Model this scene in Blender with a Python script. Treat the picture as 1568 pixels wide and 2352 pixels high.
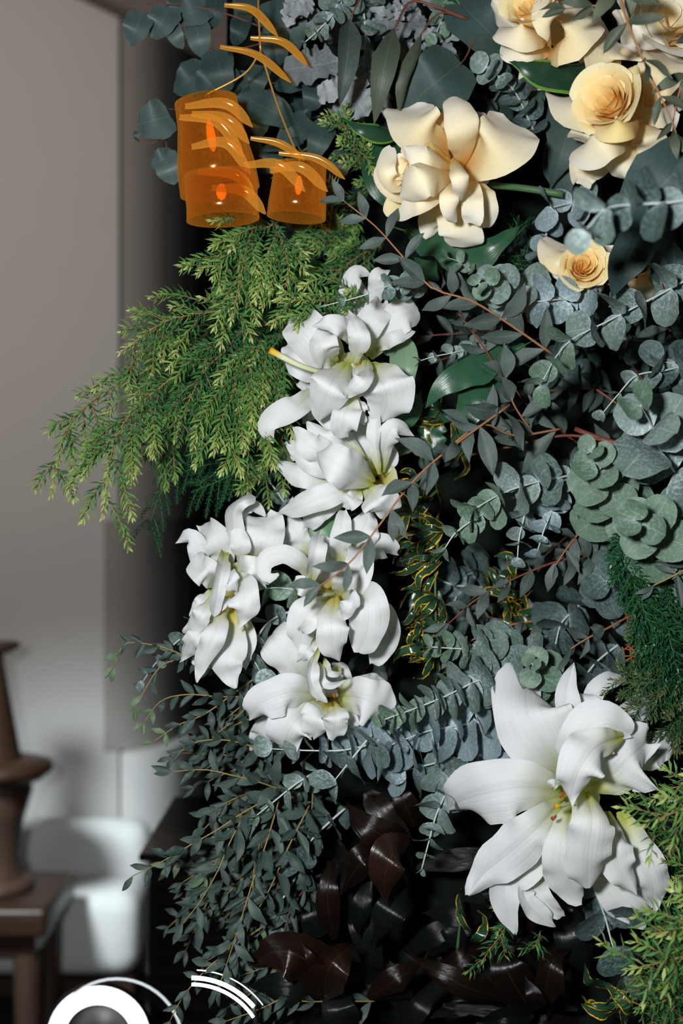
import bpy, math, random
from mathutils import Vector, Matrix, noise as mnoise

for _o in list(bpy.data.objects):
    bpy.data.objects.remove(_o)
SC = bpy.context.scene
COL = SC.collection
random.seed(7)

# ------------------------------------------------------------------ camera, world, lights
D = 1.25            # camera to the main flower plane (m)
S = 0.0004          # metres per photo pixel on that plane
Z0 = 1.30           # lens height
cam_data = bpy.data.cameras.new('camera')
cam = bpy.data.objects.new('camera', cam_data); COL.objects.link(cam)
cam.location = (0, -D, Z0); cam.rotation_euler = (math.pi/2, 0, 0)
cam_data.sensor_fit = 'VERTICAL'; cam_data.sensor_height = 36.0
cam_data.lens = 36.0*D/(2352*S)
cam_data.clip_start = 0.02
cam_data.dof.use_dof = True
cam_data.dof.focus_distance = D - 0.02
cam_data.dof.aperture_fstop = 4.0
SC.camera = cam

world = bpy.data.worlds.new('world'); SC.world = world; world.use_nodes = True
world.node_tree.nodes['Background'].inputs[0].default_value = (0.55, 0.70, 0.85, 1)
world.node_tree.nodes['Background'].inputs[1].default_value = 0.008

def light(name, kind, loc, energy, color, size=0.05, target=None, angle=60, blend=0.6):
    l = bpy.data.lights.new(name, kind); l.energy = energy; l.color = color
    if kind == 'AREA': l.size = size
    else: l.shadow_soft_size = size
    if kind == 'SPOT': l.spot_size = math.radians(angle); l.spot_blend = blend
    o = bpy.data.objects.new(name, l); COL.objects.link(o); o.location = loc
    if target is not None:
        o.rotation_euler = (Vector(target)-Vector(loc)).to_track_quat('-Z', 'Y').to_euler()
    return o
# camera flash: beside the lens, camera turned upright so the flash sits to the left
light('camera_flash', 'AREA', (-0.17, -D-0.02, Z0+0.10), 21.5, (0.965, 0.985, 1.0), 0.07, (0.02, 0, Z0-0.02))
# warm room light, then an unseen cool spot added to brighten bench and lower wall
light('warm_room_lamp', 'SPOT', (-1.9, 0.2, 2.45), 125.0, (1.0, 0.86, 0.74), 0.15, (-1.05, 2.6, 2.1), 72, 1.0)
light('cool_fill_spot', 'SPOT', (-1.0, 0.75, 1.75), 270.0, (0.88, 0.97, 1.0), 0.15, (-0.62, 2.55, -0.02), 44, 1.0)

SC.view_settings.view_transform = 'Standard'
SC.view_settings.look = 'None'
SC.view_settings.exposure = 0.0
SC.view_settings.gamma = 1.0
SC.view_settings.use_curve_mapping = False

# ------------------------------------------------------------------ helpers
def P(x, y, d=0.0):
    """photo pixel at d centimetres in front of the main flower plane -> world"""
    k = (D-d/100.0)/D
    return Vector(((x-784)*S*k, -d/100.0, Z0+(1176-y)*S*k))
def pxl(d=0.0):
    return S*(D-d/100.0)/D
def V3(p): return P(p[0], p[1], p[2] if len(p) > 2 else 0.0)
CAMV = Vector((0, -1, 0))
def srgb(r, g, b):
    f = lambda c: (c/255/12.92) if c/255 <= .04045 else ((c/255+.055)/1.055)**2.4
    return (f(r), f(g), f(b), 1.0)
def rnd(a, b): return random.uniform(a, b)

def spline(pts, n):
    """Catmull-Rom through pts, n+1 samples evenly along the length"""
    if len(pts) == 2:
        return [pts[0].lerp(pts[1], i/n) for i in range(n+1)]
    q = [pts[0]*2-pts[1]]+list(pts)+[pts[-1]*2-pts[-2]]
    dense = []
    for i in range(1, len(q)-2):
        a, b, c, e = q[i-1], q[i], q[i+1], q[i+2]
        for j in range(12):
            t = j/12
            dense.append(0.5*((2*b)+(c-a)*t+(2*a-5*b+4*c-e)*t*t+(3*b-a-3*c+e)*t**3))
    dense.append(q[-2])
    L = [0]
    for i in range(1, len(dense)): L.append(L[-1]+(dense[i]-dense[i-1]).length)
    out = []; k = 0
    for i in range(n+1):
        s = L[-1]*i/n
        while k < len(L)-2 and L[k+1] < s: k += 1
        h = L[k+1]-L[k]
        out.append(dense[k].lerp(dense[k+1], 0 if h == 0 else (s-L[k])/h))
    return out
def lerp_tab(tab, t):
    for i in range(len(tab)-1):
        a, b = tab[i], tab[i+1]
        if t <= b[0]:
            f = (t-a[0])/(b[0]-a[0]); f = max(0, min(1, f))
            return a[1]+(b[1]-a[1])*f
    return tab[-1][1]
def smooth_tab(tab, t):
    i = 0
    while i < len(tab)-2 and t > tab[i+1][0]: i += 1
    p = [tab[max(i-1, 0)], tab[i], tab[i+1], tab[min(i+2, len(tab)-1)]]
    h = p[2][0]-p[1][0]; f = max(0, min(1, (t-p[1][0])/h))
    m1 = (p[2][1]-p[0][1])/max(1e-6, p[2][0]-p[0][0])*h
    m2 = (p[3][1]-p[1][1])/max(1e-6, p[3][0]-p[1][0])*h
    f2, f3 = f*f, f*f*f
    return max(0.0, (2*f3-3*f2+1)*p[1][1]+(f3-2*f2+f)*m1+(-2*f3+3*f2)*p[2][1]+(f3-f2)*m2)
SHAPE = {
 'lily':  [(0,.22),(.2,.55),(.5,1),(.72,.92),(.88,.55),(.96,.24),(1,.05)],
 'blunt': [(0,.25),(.2,.62),(.46,1),(.68,.97),(.84,.72),(.94,.36),(1,.05)],
 'rblunt':[(0,.28),(.2,.66),(.48,.98),(.74,1),(.9,.78),(.97,.5),(1,.28)],
 'strap': [(0,.5),(.3,.8),(.6,1),(.85,.8),(1,.12)],
 'rose':  [(0,.30),(.2,.70),(.5,.98),(.78,1),(.93,.82),(1,.45)],
 'lance': [(0,.04),(.1,.32),(.3,.82),(.45,1),(.65,.86),(.85,.42),(1,.0)],
 'narrow':[(0,.06),(.12,.5),(.35,1),(.6,.9),(.85,.4),(1,.0)],
 'round': [(0,.06)]+[(k/14, math.sin(math.acos(1-2*k/14))**.92*(1.0-.05*k/14)) for k in range(1, 14)]+[(1,.03)],
 'heart': [(0,.5),(.05,.78),(.25,1),(.5,.95),(.75,.7),(.92,.35),(1,.03)],
 'ti':    [(0,.22),(.16,.62),(.38,1),(.55,.93),(.72,.60),(.88,.20),(1,.0)],
 'lobed': [(0,.12),(.1,.4),(.2,.85),(.27,.55),(.38,1.0),(.46,.68),(.58,1.0),(.66,.72),(.78,.92),(.88,.55),(.95,.5),(1,.05)],
 'oak':   [(0,.10),(.12,.5),(.22,.95),(.32,.55),(.45,1.0),(.55,.62),(.68,.8),(.78,.5),(.9,.34),(1,.0)],
 'wavy':  [(0,.10),(.15,.7),(.25,.8),(.35,.7),(.48,1.0),(.6,.8),(.72,.7),(.85,.42),(1,.0)],
}
def mesh_from(name, verts, faces, uvs=None, mat=None, smooth=True):
    me = bpy.data.meshes.new(name)
    me.from_pydata([tuple(v) for v in verts], [], faces)
    if uvs is not None:
        lay = me.uv_layers.new(name='UVMap')
        vi = [0]*len(me.loops); me.loops.foreach_get('vertex_index', vi)
        flat = []
        for i in vi: flat.extend(uvs[i])
        lay.data.foreach_set('uv', flat)
    if smooth: me.polygons.foreach_set('use_smooth', [True]*len(me.polygons))
    if mat is not None: me.materials.append(mat)
    me.update()
    return me
class Thing:
    def __init__(self, name, label, cat, base, group=None):
        o = bpy.data.objects.new(name, None); COL.objects.link(o)
        o.empty_display_size = 0.01
        o.location = base; o['label'] = label; o['category'] = cat
        if group: o['group'] = group
        self.o = o; self.b = Vector(base)
    def part(self, name, me, parent=None, kind=None, local=None, label=None):
        c = bpy.data.objects.new(name, me); COL.objects.link(c)
        c.parent = parent or self.o
        if local is not None: c.matrix_local = local
        if kind: c['kind'] = kind
        if label: c['label'] = label
        return c
    def mesh(self, name, verts, faces, uvs=None, mat=None, parent=None, kind=None, smooth=True, label=None):
        return self.part(name, mesh_from(name, [v-self.b for v in verts], faces, uvs, mat, smooth), parent, kind, label=label)
def single(name, me, label, cat, loc=(0,0,0), group=None):
    o = bpy.data.objects.new(name, me); COL.objects.link(o); o.location = loc
    o['label'] = label; o['category'] = cat
    if group: o['group'] = group
    return o

def frames(path, face):
    """tangent, side, normal along a path; normal kept as close to face as possible"""
    n = len(path); out = []; prev = None
    for i in range(n):
        t = (path[min(i+1, n-1)]-path[max(i-1, 0)]).normalized()
        f = face - t*face.dot(t)
        if f.length < 0.25 and prev is not None:
            f2 = prev-t*prev.dot(t)
            f = f2 if f2.length > 1e-4 else f
        elif prev is not None:
            pf = prev-t*prev.dot(t)
            if pf.length > 1e-4:
                pf.normalize(); fn = f.normalized()
                f = fn*0.7+pf*0.3 if fn.dot(pf) > -0.2 else pf
        if f.length < 1e-5: f = Vector((0.3, -0.5, 0.8))-t*t.dot(Vector((0.3, -0.5, 0.8)))
        nn = f.normalized(); prev = nn
        out.append((t, t.cross(nn).normalized(), nn))
    return out
def blade_geo(pts, w, shape='lily', cup=0.25, ruffle=0.10, freq=2.1, roll=0.0, roll1=None, face=None, nt=26, nu=10, rib=0.045, phase=None, asym=0.0, edge=0.065):
    """petal or leaf surface over a spine; pts world vectors, w full width in metres"""
    tab = SHAPE[shape]; face = (face or CAMV).normalized()
    ts = [0.5-0.5*math.cos(math.pi*i/nt) if shape == 'round' else i/nt for i in range(nt+1)]
    fine = spline(pts, nt*6); path = [fine[min(nt*6, int(round(t*nt*6)))] for t in ts]; fr = frames(path, face)
    if roll1 is None: roll1 = roll
    ph = rnd(0, 6.28) if phase is None else phase
    ph2 = ph+rnd(1.0, 2.4)
    verts, uvs, faces = [], [], []
    for i in range(nt+1):
        t = ts[i]; T, Sd, N = fr[i]
        a = math.radians(roll+(roll1-roll)*t)
        sd = Sd*math.cos(a)+N*math.sin(a); nn = N*math.cos(a)-Sd*math.sin(a)
        hw0 = 0.5*w*smooth_tab(tab, t)
        for j in range(nu+1):
            u = -1+2*j/nu
            pp = ph if u > 0 else ph2
            hw = hw0*(1+edge*abs(u)*(math.sin(9.1*t+pp*1.7)+0.6*math.sin(21.0*t+pp*3.1)))
            off = cup*hw*(u*u)-rib*w*math.exp(-(u*6)**2)*(1-.65*t)
            off += ruffle*w*abs(u)**1.7*(math.sin(freq*6.283*t+pp)+0.45*math.sin(freq*2.3*6.283*t+pp*2.1))*min(1, t*2.2)
            verts.append(path[i]+sd*(hw*(u+asym*(1-u*u)))+nn*off)
            uvs.append((t, 0.5+0.5*u))
    for i in range(nt):
        for j in range(nu):
            a = i*(nu+1)+j
            faces.append((a, a+1, a+nu+2, a+nu+1))
    return verts, faces, uvs
def blade(th, name, pts, wpx, mat, parent=None, label=None, **kw):
    d = sum((p[2] if len(p) > 2 else 0) for p in pts)/len(pts)
    v, f, u = blade_geo([V3(p) for p in pts], wpx*pxl(d), **kw)
    return th.mesh(name, v, f, u, mat, parent, label=label)
def tube_geo(path, r0, r1, sides=6, cap=True):
    fr = frames(path, Vector((0.2, -0.9, 0.35))); n = len(path)
    verts, faces, uvs = [], [], []
    for i, p in enumerate(path):
        t = i/(n-1); r = r0+(r1-r0)*t
        for k in range(sides):
            a = 6.2832*k/sides
            verts.append(p+fr[i][1]*(r*math.cos(a))+fr[i][2]*(r*math.sin(a))); uvs.append((t, k/sides))
    for i in range(n-1):
        for k in range(sides):
            a = i*sides+k; b = i*sides+(k+1) % sides
            faces.append((a, b, b+sides, a+sides))
    if cap:
        faces.append(tuple(range(sides-1, -1, -1))); faces.append(tuple(range((n-1)*sides, n*sides)))
    return verts, faces, uvs
def join_geo(parts):
    V, F, U = [], [], []
    for v, f, u in parts:
        o = len(V); V += v; U += u
        F += [tuple(i+o for i in q) for q in f]
    return V, F, U
def box_geo(lo, hi, bev=0.0):
    x0, y0, z0 = lo; x1, y1, z1 = hi
    v = [Vector(p) for p in ((x0,y0,z0),(x1,y0,z0),(x1,y1,z0),(x0,y1,z0),(x0,y0,z1),(x1,y0,z1),(x1,y1,z1),(x0,y1,z1))]
    f = [(0,3,2,1),(4,5,6,7),(0,1,5,4),(1,2,6,5),(2,3,7,6),(3,0,4,7)]
    return v, f, [(0, 0)]*8
def lathe_geo(prof, axis_o, sides=28, axis=Vector((0,0,1)), ref=Vector((1,0,0))):
    axis = axis.normalized(); x = (ref-axis*ref.dot(axis)).normalized(); y = axis.cross(x)
    v, f, u = [], [], []
    for i, (r, h) in enumerate(prof):
        for k in range(sides):
            a = 6.2832*k/sides
            v.append(axis_o+axis*h+(x*math.cos(a)+y*math.sin(a))*r); u.append((i/(len(prof)-1), k/sides))
    for i in range(len(prof)-1):
        for k in range(sides):
            a = i*sides+k; b = i*sides+(k+1) % sides
            f.append((a, b, b+sides, a+sides))
    return v, f, u

# ------------------------------------------------------------------ materials
def new_mat(name):
    m = bpy.data.materials.new(name); m.use_nodes = True
    nt = m.node_tree; nt.nodes.clear()
    out = nt.nodes.new('ShaderNodeOutputMaterial')
    bs = nt.nodes.new('ShaderNodeBsdfPrincipled')
    nt.links.new(bs.outputs[0], out.inputs[0])
    return m, nt, bs, out
def N(nt, kind, **kw):
    n = nt.nodes.new(kind)
    for k, v in kw.items(): setattr(n, k, v)
    return n
def mixc(nt, fac, a, b, blend='MIX'):
    n = nt.nodes.new('ShaderNodeMix'); n.data_type = 'RGBA'; n.blend_type = blend
    for sock, val in ((n.inputs[0], fac), (n.inputs[6], a), (n.inputs[7], b)):
        if hasattr(val, 'is_linked'): nt.links.new(val, sock)
        elif isinstance(val, tuple): sock.default_value = val
        else: sock.default_value = val
    return n.outputs[2]
def ramp(nt, fac, stops):
    n = nt.nodes.new('ShaderNodeValToRGB'); cr = n.color_ramp
    while len(cr.elements) < len(stops): cr.elements.new(0.5)
    for e, (p, c) in zip(cr.elements, stops): e.position = p; e.color = c
    nt.links.new(fac, n.inputs[0]); return n.outputs[0]
def math_n(nt, op, a, b=None, c=None, clamp=False):
    n = nt.nodes.new('ShaderNodeMath'); n.operation = op; n.use_clamp = clamp
    for i, v in enumerate((a, b, c)):
        if v is None: continue
        if hasattr(v, 'is_linked'): nt.links.new(v, n.inputs[i])
        else: n.inputs[i].default_value = v
    return n.outputs[0]
def uv_split(nt):
    tc = N(nt, 'ShaderNodeTexCoord'); sp = N(nt, 'ShaderNodeSeparateXYZ')
    nt.links.new(tc.outputs['UV'], sp.inputs[0]); return tc, sp.outputs[0], sp.outputs[1]
G1 = lambda v: (v, v, v, 1)

def petal_mat(name, stops, trans=0.3, transcol=(0.9, 0.9, 0.85, 1), rough=0.65, bump=0.45):
    m, nt, bs, out = new_mat(name)
    tc, t, u = uv_split(nt)
    uc = math_n(nt, 'ABSOLUTE', math_n(nt, 'SUBTRACT', u, 0.5))
    # colour runs along the petal and, near the throat, follows the midrib
    mid = math_n(nt, 'MULTIPLY', math_n(nt, 'SUBTRACT', 0.5, uc), 0.16)
    tt = math_n(nt, 'SUBTRACT', t, mid, clamp=True)
    col = ramp(nt, tt, stops)
    no = N(nt, 'ShaderNodeTexNoise'); no.inputs['Scale'].default_value = 60; no.inputs['Detail'].default_value = 3
    nt.links.new(tc.outputs['Object'], no.inputs[0])
    col = mixc(nt, math_n(nt, 'MULTIPLY', no.outputs[0], 0.10), col, mixc(nt, 1.0, col, (0.80, 0.82, 0.84, 1), 'MULTIPLY'))
    bs.inputs['Roughness'].default_value = rough
    bs.inputs['Specular IOR Level'].default_value = 0.18
    bs.inputs['Subsurface Weight'].default_value = 0.35; bs.inputs['Subsurface Radius'].default_value = (1.0, 0.95, 0.85); bs.inputs['Subsurface Scale'].default_value = 0.006
    # fine lengthwise veins
    cm = N(nt, 'ShaderNodeCombineXYZ')
    nt.links.new(math_n(nt, 'MULTIPLY', u, 38.0), cm.inputs[0]); nt.links.new(math_n(nt, 'MULTIPLY', t, 2.5), cm.inputs[1])
    vn = N(nt, 'ShaderNodeTexNoise'); vn.inputs['Scale'].default_value = 1.0; vn.inputs['Detail'].default_value = 2
    nt.links.new(cm.outputs[0], vn.inputs[0])
    vf = math_n(nt, 'MULTIPLY', math_n(nt, 'SUBTRACT', vn.outputs[0], 0.5, clamp=True), 0.9, clamp=True)
    col = mixc(nt, vf, col, mixc(nt, 1.0, col, (0.78, 0.80, 0.80, 1), 'MULTIPLY'))
    nt.links.new(col, bs.inputs['Base Color'])
    rib = math_n(nt, 'MULTIPLY', math_n(nt, 'SMOOTH_MAX', 0.0, math_n(nt, 'SUBTRACT', 0.045, uc), 0.02), 14.0)
    hgt = math_n(nt, 'SUBTRACT', vn.outputs[0], rib)
    bp = N(nt, 'ShaderNodeBump'); bp.inputs['Strength'].default_value = bump; bp.inputs['Distance'].default_value = 0.0012
    nt.links.new(hgt, bp.inputs['Height']); nt.links.new(bp.outputs[0], bs.inputs['Normal'])
    tr = N(nt, 'ShaderNodeBsdfTranslucent'); nt.links.new(mixc(nt, 1.0, col, transcol, 'MULTIPLY'), tr.inputs[0])
    mx = N(nt, 'ShaderNodeMixShader'); mx.inputs[0].default_value = trans
    nt.links.new(bs.outputs[0], mx.inputs[1]); nt.links.new(tr.outputs[0], mx.inputs[2])
    nt.links.new(mx.outputs[0], out.inputs[0])
    return m
def leaf_mat(name, a, b, wax=None, waxamt=0.0, rough=0.5, spec=0.35, rib=0.35, ribcol=None, edge=None, edgew=0.06, noise_scale=110, bump=0.3, veins=22.0, trans=0.08, edge_noise=0.0, streak=0.0):
    m, nt, bs, out = new_mat(name)
    tc, t, u = uv_split(nt)
    oi = N(nt, 'ShaderNodeObjectInfo')
    uc = math_n(nt, 'ABSOLUTE', math_n(nt, 'SUBTRACT', u, 0.5))
    geo = N(nt, 'ShaderNodeNewGeometry')
    no = N(nt, 'ShaderNodeTexNoise'); no.inputs['Scale'].default_value = noise_scale; no.inputs['Detail'].default_value = 5; no.inputs['Roughness'].default_value = 0.65
    nt.links.new(geo.outputs['Position'], no.inputs[0])
    f = math_n(nt, 'ADD', math_n(nt, 'MULTIPLY', math_n(nt, 'SUBTRACT', no.outputs[0], 0.5), 1.1), math_n(nt, 'MULTIPLY', oi.outputs['Random'], 1.0), clamp=True)
    col = mixc(nt, f, a, b)
    if wax:
        n2 = N(nt, 'ShaderNodeTexNoise'); n2.inputs['Scale'].default_value = noise_scale*3.2; n2.inputs['Detail'].default_value = 6; n2.inputs['Roughness'].default_value = 0.7
        nt.links.new(geo.outputs['Position'], n2.inputs[0])
        w = math_n(nt, 'MULTIPLY', math_n(nt, 'SUBTRACT', n2.outputs[0], 0.46), 6.5, clamp=True)
        near = math_n(nt, 'SUBTRACT', 1.0, math_n(nt, 'MULTIPLY', t, 0.85), clamp=True)
        near2 = math_n(nt, 'POWER', near, 1.1)
        bk = math_n(nt, 'ADD', math_n(nt, 'MULTIPLY', geo.outputs['Backfacing'], 0.35), 0.65)
        w = math_n(nt, 'MULTIPLY', math_n(nt, 'MULTIPLY', w, near2), math_n(nt, 'MULTIPLY', bk, waxamt), clamp=True)
        w = math_n(nt, 'ADD', w, math_n(nt, 'MULTIPLY', math_n(nt, 'POWER', near, 9.0), 0.55*waxamt), clamp=True)
        col = mixc(nt, w, col, wax)
    cm = N(nt, 'ShaderNodeCombineXYZ')
    nt.links.new(math_n(nt, 'MULTIPLY', u, veins), cm.inputs[0]); nt.links.new(math_n(nt, 'MULTIPLY', t, 1.8), cm.inputs[1])
    vn = N(nt, 'ShaderNodeTexNoise'); vn.inputs['Scale'].default_value = 1.0; vn.inputs['Detail'].default_value = 2
    nt.links.new(cm.outputs[0], vn.inputs[0])
    if streak:
        col = mixc(nt, math_n(nt, 'MULTIPLY', vn.outputs[0], streak), col, ribcol or b)
    r = math_n(nt, 'MULTIPLY', math_n(nt, 'SUBTRACT', 0.022, uc), 60.0, clamp=True)
    col = mixc(nt, math_n(nt, 'MULTIPLY', r, rib), col, ribcol or mixc(nt, 0.5, b, (0.5, 0.55, 0.45, 1)))
    if edge:
        e = math_n(nt, 'ADD', uc, math_n(nt, 'MULTIPLY', math_n(nt, 'SUBTRACT', no.outputs[0], 0.5), edge_noise))
        e = math_n(nt, 'MULTIPLY', math_n(nt, 'SUBTRACT', e, 0.5-edgew), 30.0, clamp=True)
        col = mixc(nt, e, col, edge)
    nt.links.new(col, bs.inputs['Base Color'])
    bs.inputs['Roughness'].default_value = rough
    bs.inputs['Specular IOR Level'].default_value = spec
    bp = N(nt, 'ShaderNodeBump'); bp.inputs['Strength'].default_value = bump; bp.inputs['Distance'].default_value = 0.001
    nt.links.new(math_n(nt, 'ADD', vn.outputs[0], math_n(nt, 'MULTIPLY', no.outputs[0], 0.8)), bp.inputs['Height'])
    nt.links.new(bp.outputs[0], bs.inputs['Normal'])
    if trans > 0:
        tr = N(nt, 'ShaderNodeBsdfTranslucent'); nt.links.new(col, tr.inputs[0])
        mx = N(nt, 'ShaderNodeMixShader'); mx.inputs[0].default_value = trans
        nt.links.new(bs.outputs[0], mx.inputs[1]); nt.links.new(tr.outputs[0], mx.inputs[2])
        nt.links.new(mx.outputs[0], out.inputs[0])
    return m
def ramp_mat(name, stops, rough=0.55, spec=0.3, trans=0.2, var=0.35):
    """needles and twigs: colour runs along the twig (uv x)"""
    m, nt, bs, out = new_mat(name)
    tc, t, u = uv_split(nt)
    geo = N(nt, 'ShaderNodeNewGeometry')
    no = N(nt, 'ShaderNodeTexNoise'); no.inputs['Scale'].default_value = 35; nt.links.new(geo.outputs['Position'], no.inputs[0])
    tt = math_n(nt, 'ADD', t, math_n(nt, 'MULTIPLY', math_n(nt, 'SUBTRACT', no.outputs[0], 0.5), var), clamp=True)
    col = ramp(nt, tt, stops)
    nt.links.new(col, bs.inputs['Base Color']); bs.inputs['Roughness'].default_value = rough; bs.inputs['Specular IOR Level'].default_value = spec
    if trans:
        tr = N(nt, 'ShaderNodeBsdfTranslucent'); nt.links.new(col, tr.inputs[0])
        mx = N(nt, 'ShaderNodeMixShader'); mx.inputs[0].default_value = trans
        nt.links.new(bs.outputs[0], mx.inputs[1]); nt.links.new(tr.outputs[0], mx.inputs[2])
        nt.links.new(mx.outputs[0], out.inputs[0])
    return m
def plain_mat(name, a, b=None, rough=0.6, spec=0.3, scale=20.0, stretch=(1,1,1), bump=0.1, metal=0.0):
    m, nt, bs, out = new_mat(name)
    tc = N(nt, 'ShaderNodeTexCoord'); mp = N(nt, 'ShaderNodeMapping'); mp.inputs['Scale'].default_value = stretch
    geo = N(nt, 'ShaderNodeNewGeometry'); nt.links.new(geo.outputs['Position'], mp.inputs[0])
    no = N(nt, 'ShaderNodeTexNoise'); no.inputs['Scale'].default_value = scale; no.inputs['Detail'].default_value = 5
    nt.links.new(mp.outputs[0], no.inputs[0])
    nt.links.new(mixc(nt, no.outputs[0], a, b or a), bs.inputs['Base Color'])
    bs.inputs['Roughness'].default_value = rough; bs.inputs['Specular IOR Level'].default_value = spec; bs.inputs['Metallic'].default_value = metal
    bp = N(nt, 'ShaderNodeBump'); bp.inputs['Strength'].default_value = bump; bp.inputs['Distance'].default_value = 0.001
    nt.links.new(no.outputs[0], bp.inputs['Height']); nt.links.new(bp.outputs[0], bs.inputs['Normal'])
    return m
def emit_mat(name, col, strength):
    m, nt, bs, out = new_mat(name)
    bs.inputs['Base Color'].default_value = col
    bs.inputs['Emission Color'].default_value = col; bs.inputs['Emission Strength'].default_value = strength
    no = N(nt, 'ShaderNodeTexNoise'); no.inputs['Scale'].default_value = 12
    nt.links.new(math_n(nt, 'ADD', math_n(nt, 'MULTIPLY', no.outputs[0], strength*0.2), strength*0.9), bs.inputs['Emission Strength'])
    return m

M_LILY = petal_mat('lily_petal', [(0.0, (0.50, 0.55, 0.10, 1)), (0.07, (0.68, 0.70, 0.28, 1)), (0.22, (0.80, 0.82, 0.66, 1)), (0.40, (0.80, 0.81, 0.815, 1))], 0.25, (0.95, 0.97, 0.90, 1))
M_LILYY = petal_mat('lily_petal_yellow_throat', [(0.0, (0.66, 0.52, 0.08, 1)), (0.10, (0.76, 0.69, 0.24, 1)), (0.24, (0.80, 0.80, 0.60, 1)), (0.40, (0.80, 0.81, 0.815, 1))], 0.25, (0.95, 0.97, 0.90, 1))
M_ROSE = petal_mat('rose_petal', [(0.0, (1.0, 0.50, 0.12, 1)), (0.18, (1.0, 0.70, 0.32, 1)), (0.45, (1.0, 0.86, 0.56, 1)), (0.85, (1.0, 0.95, 0.82, 1))], 0.25, (1.0, 0.92, 0.72, 1), bump=0.2)
M_ROSEY = petal_mat('rose_petal_warm', [(0.0, (1.0, 0.48, 0.08, 1)), (0.30, (1.0, 0.65, 0.19, 1)), (0.65, (1.0, 0.80, 0.38, 1)), (0.97, (1.0, 0.90, 0.60, 1))], 0.25, (1.0, 0.88, 0.60, 1), bump=0.2)
M_ANTHER = plain_mat('lily_anther', srgb(170, 85, 30), srgb(120, 50, 15), 0.8, scale=400)
M_STYLE = ramp_mat('lily_style', [(0.0, srgb(200, 210, 150)), (0.8, srgb(225, 230, 190)), (0.93, srgb(225, 190, 60)), (1, srgb(200, 150, 30))], trans=0.1, var=0.02)
CIN_A, CIN_B, CIN_W = (0.078, 0.126, 0.108, 1), (0.160, 0.220, 0.196, 1), (0.54, 0.65, 0.68, 1)
M_CIN = leaf_mat('silver_eucalyptus_leaf', CIN_A, CIN_B, CIN_W, 0.85, rough=0.55, rib=0.25, ribcol=(0.5, 0.6, 0.55, 1), edge=(0.30, 0.33, 0.26, 1), edgew=0.012)
M_CINB = leaf_mat('silver_eucalyptus_leaf_waxy', (0.130, 0.195, 0.200, 1), (0.220, 0.300, 0.325, 1), (0.58, 0.70, 0.76, 1), 1.0, rough=0.5, rib=0.25, ribcol=(0.55, 0.65, 0.62, 1), edge=(0.32, 0.34, 0.27, 1), edgew=0.012)
M_CING = leaf_mat('silver_eucalyptus_leaf_young', (0.075, 0.142, 0.090, 1), (0.135, 0.208, 0.145, 1), (0.44, 0.54, 0.51, 1), 0.75, rough=0.5, rib=0.2, ribcol=(0.45, 0.55, 0.4, 1), edge=(0.28, 0.34, 0.24, 1), edgew=0.012)
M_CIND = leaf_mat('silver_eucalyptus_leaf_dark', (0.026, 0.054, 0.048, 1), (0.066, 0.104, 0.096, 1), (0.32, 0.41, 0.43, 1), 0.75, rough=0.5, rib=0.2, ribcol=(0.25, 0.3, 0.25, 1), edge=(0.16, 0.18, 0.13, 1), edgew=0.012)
M_WIL = leaf_mat('willow_eucalyptus_leaf', (0.054, 0.078, 0.070, 1), (0.108, 0.140, 0.126, 1), (0.22, 0.26, 0.25, 1), 0.25, rough=0.55, rib=0.55, ribcol=(0.19, 0.20, 0.13, 1), edge=(0.14, 0.11, 0.06, 1), edgew=0.015)
M_PAR = leaf_mat('small_eucalyptus_leaf', (0.024, 0.046, 0.038, 1), (0.062, 0.092, 0.080, 1), (0.14, 0.18, 0.16, 1), 0.2, rough=0.5, rib=0.5, ribcol=(0.13, 0.17, 0.10, 1), edge=(0.10, 0.11, 0.05, 1), edgew=0.015)
M_PARG = leaf_mat('small_eucalyptus_leaf_young', (0.075, 0.140, 0.068, 1), (0.135, 0.19, 0.105, 1), None, 0, rough=0.5, rib=0.4)
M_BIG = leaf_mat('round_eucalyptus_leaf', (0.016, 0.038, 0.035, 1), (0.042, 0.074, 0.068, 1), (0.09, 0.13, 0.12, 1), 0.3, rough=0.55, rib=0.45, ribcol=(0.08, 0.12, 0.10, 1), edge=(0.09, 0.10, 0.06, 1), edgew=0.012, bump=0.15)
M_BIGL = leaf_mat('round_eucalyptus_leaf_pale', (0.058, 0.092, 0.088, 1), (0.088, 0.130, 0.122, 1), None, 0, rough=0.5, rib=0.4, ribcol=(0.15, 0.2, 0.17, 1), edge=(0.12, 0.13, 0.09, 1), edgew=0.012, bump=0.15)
M_OLIVE = leaf_mat('olive_willow_leaf', (0.058, 0.078, 0.052, 1), (0.088, 0.105, 0.066, 1), None, 0, rough=0.5, rib=0.5, ribcol=(0.16, 0.17, 0.09, 1), edge=(0.18, 0.12, 0.06, 1), edgew=0.015)  # plain olive leaf colour
M_GREEN = leaf_mat('glossy_green_leaf', (0.014, 0.062, 0.030, 1), (0.035, 0.105, 0.052, 1), None, 0, rough=0.32, spec=0.45, rib=0.6, ribcol=(0.03, 0.07, 0.03, 1), bump=0.2)
M_GREENP = leaf_mat('pale_green_leaf', (0.11, 0.21, 0.115, 1), (0.16, 0.27, 0.16, 1), None, 0, rough=0.4, spec=0.4, rib=0.5, ribcol=(0.09, 0.17, 0.09, 1), bump=0.2)
M_DRAC = leaf_mat('striped_green_leaf', (0.008, 0.040, 0.022, 1), (0.016, 0.060, 0.030, 1), None, 0, rough=0.35, spec=0.5, rib=0.0, edge=(0.11, 0.25, 0.04, 1), edgew=0.10, bump=0.1)
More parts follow.
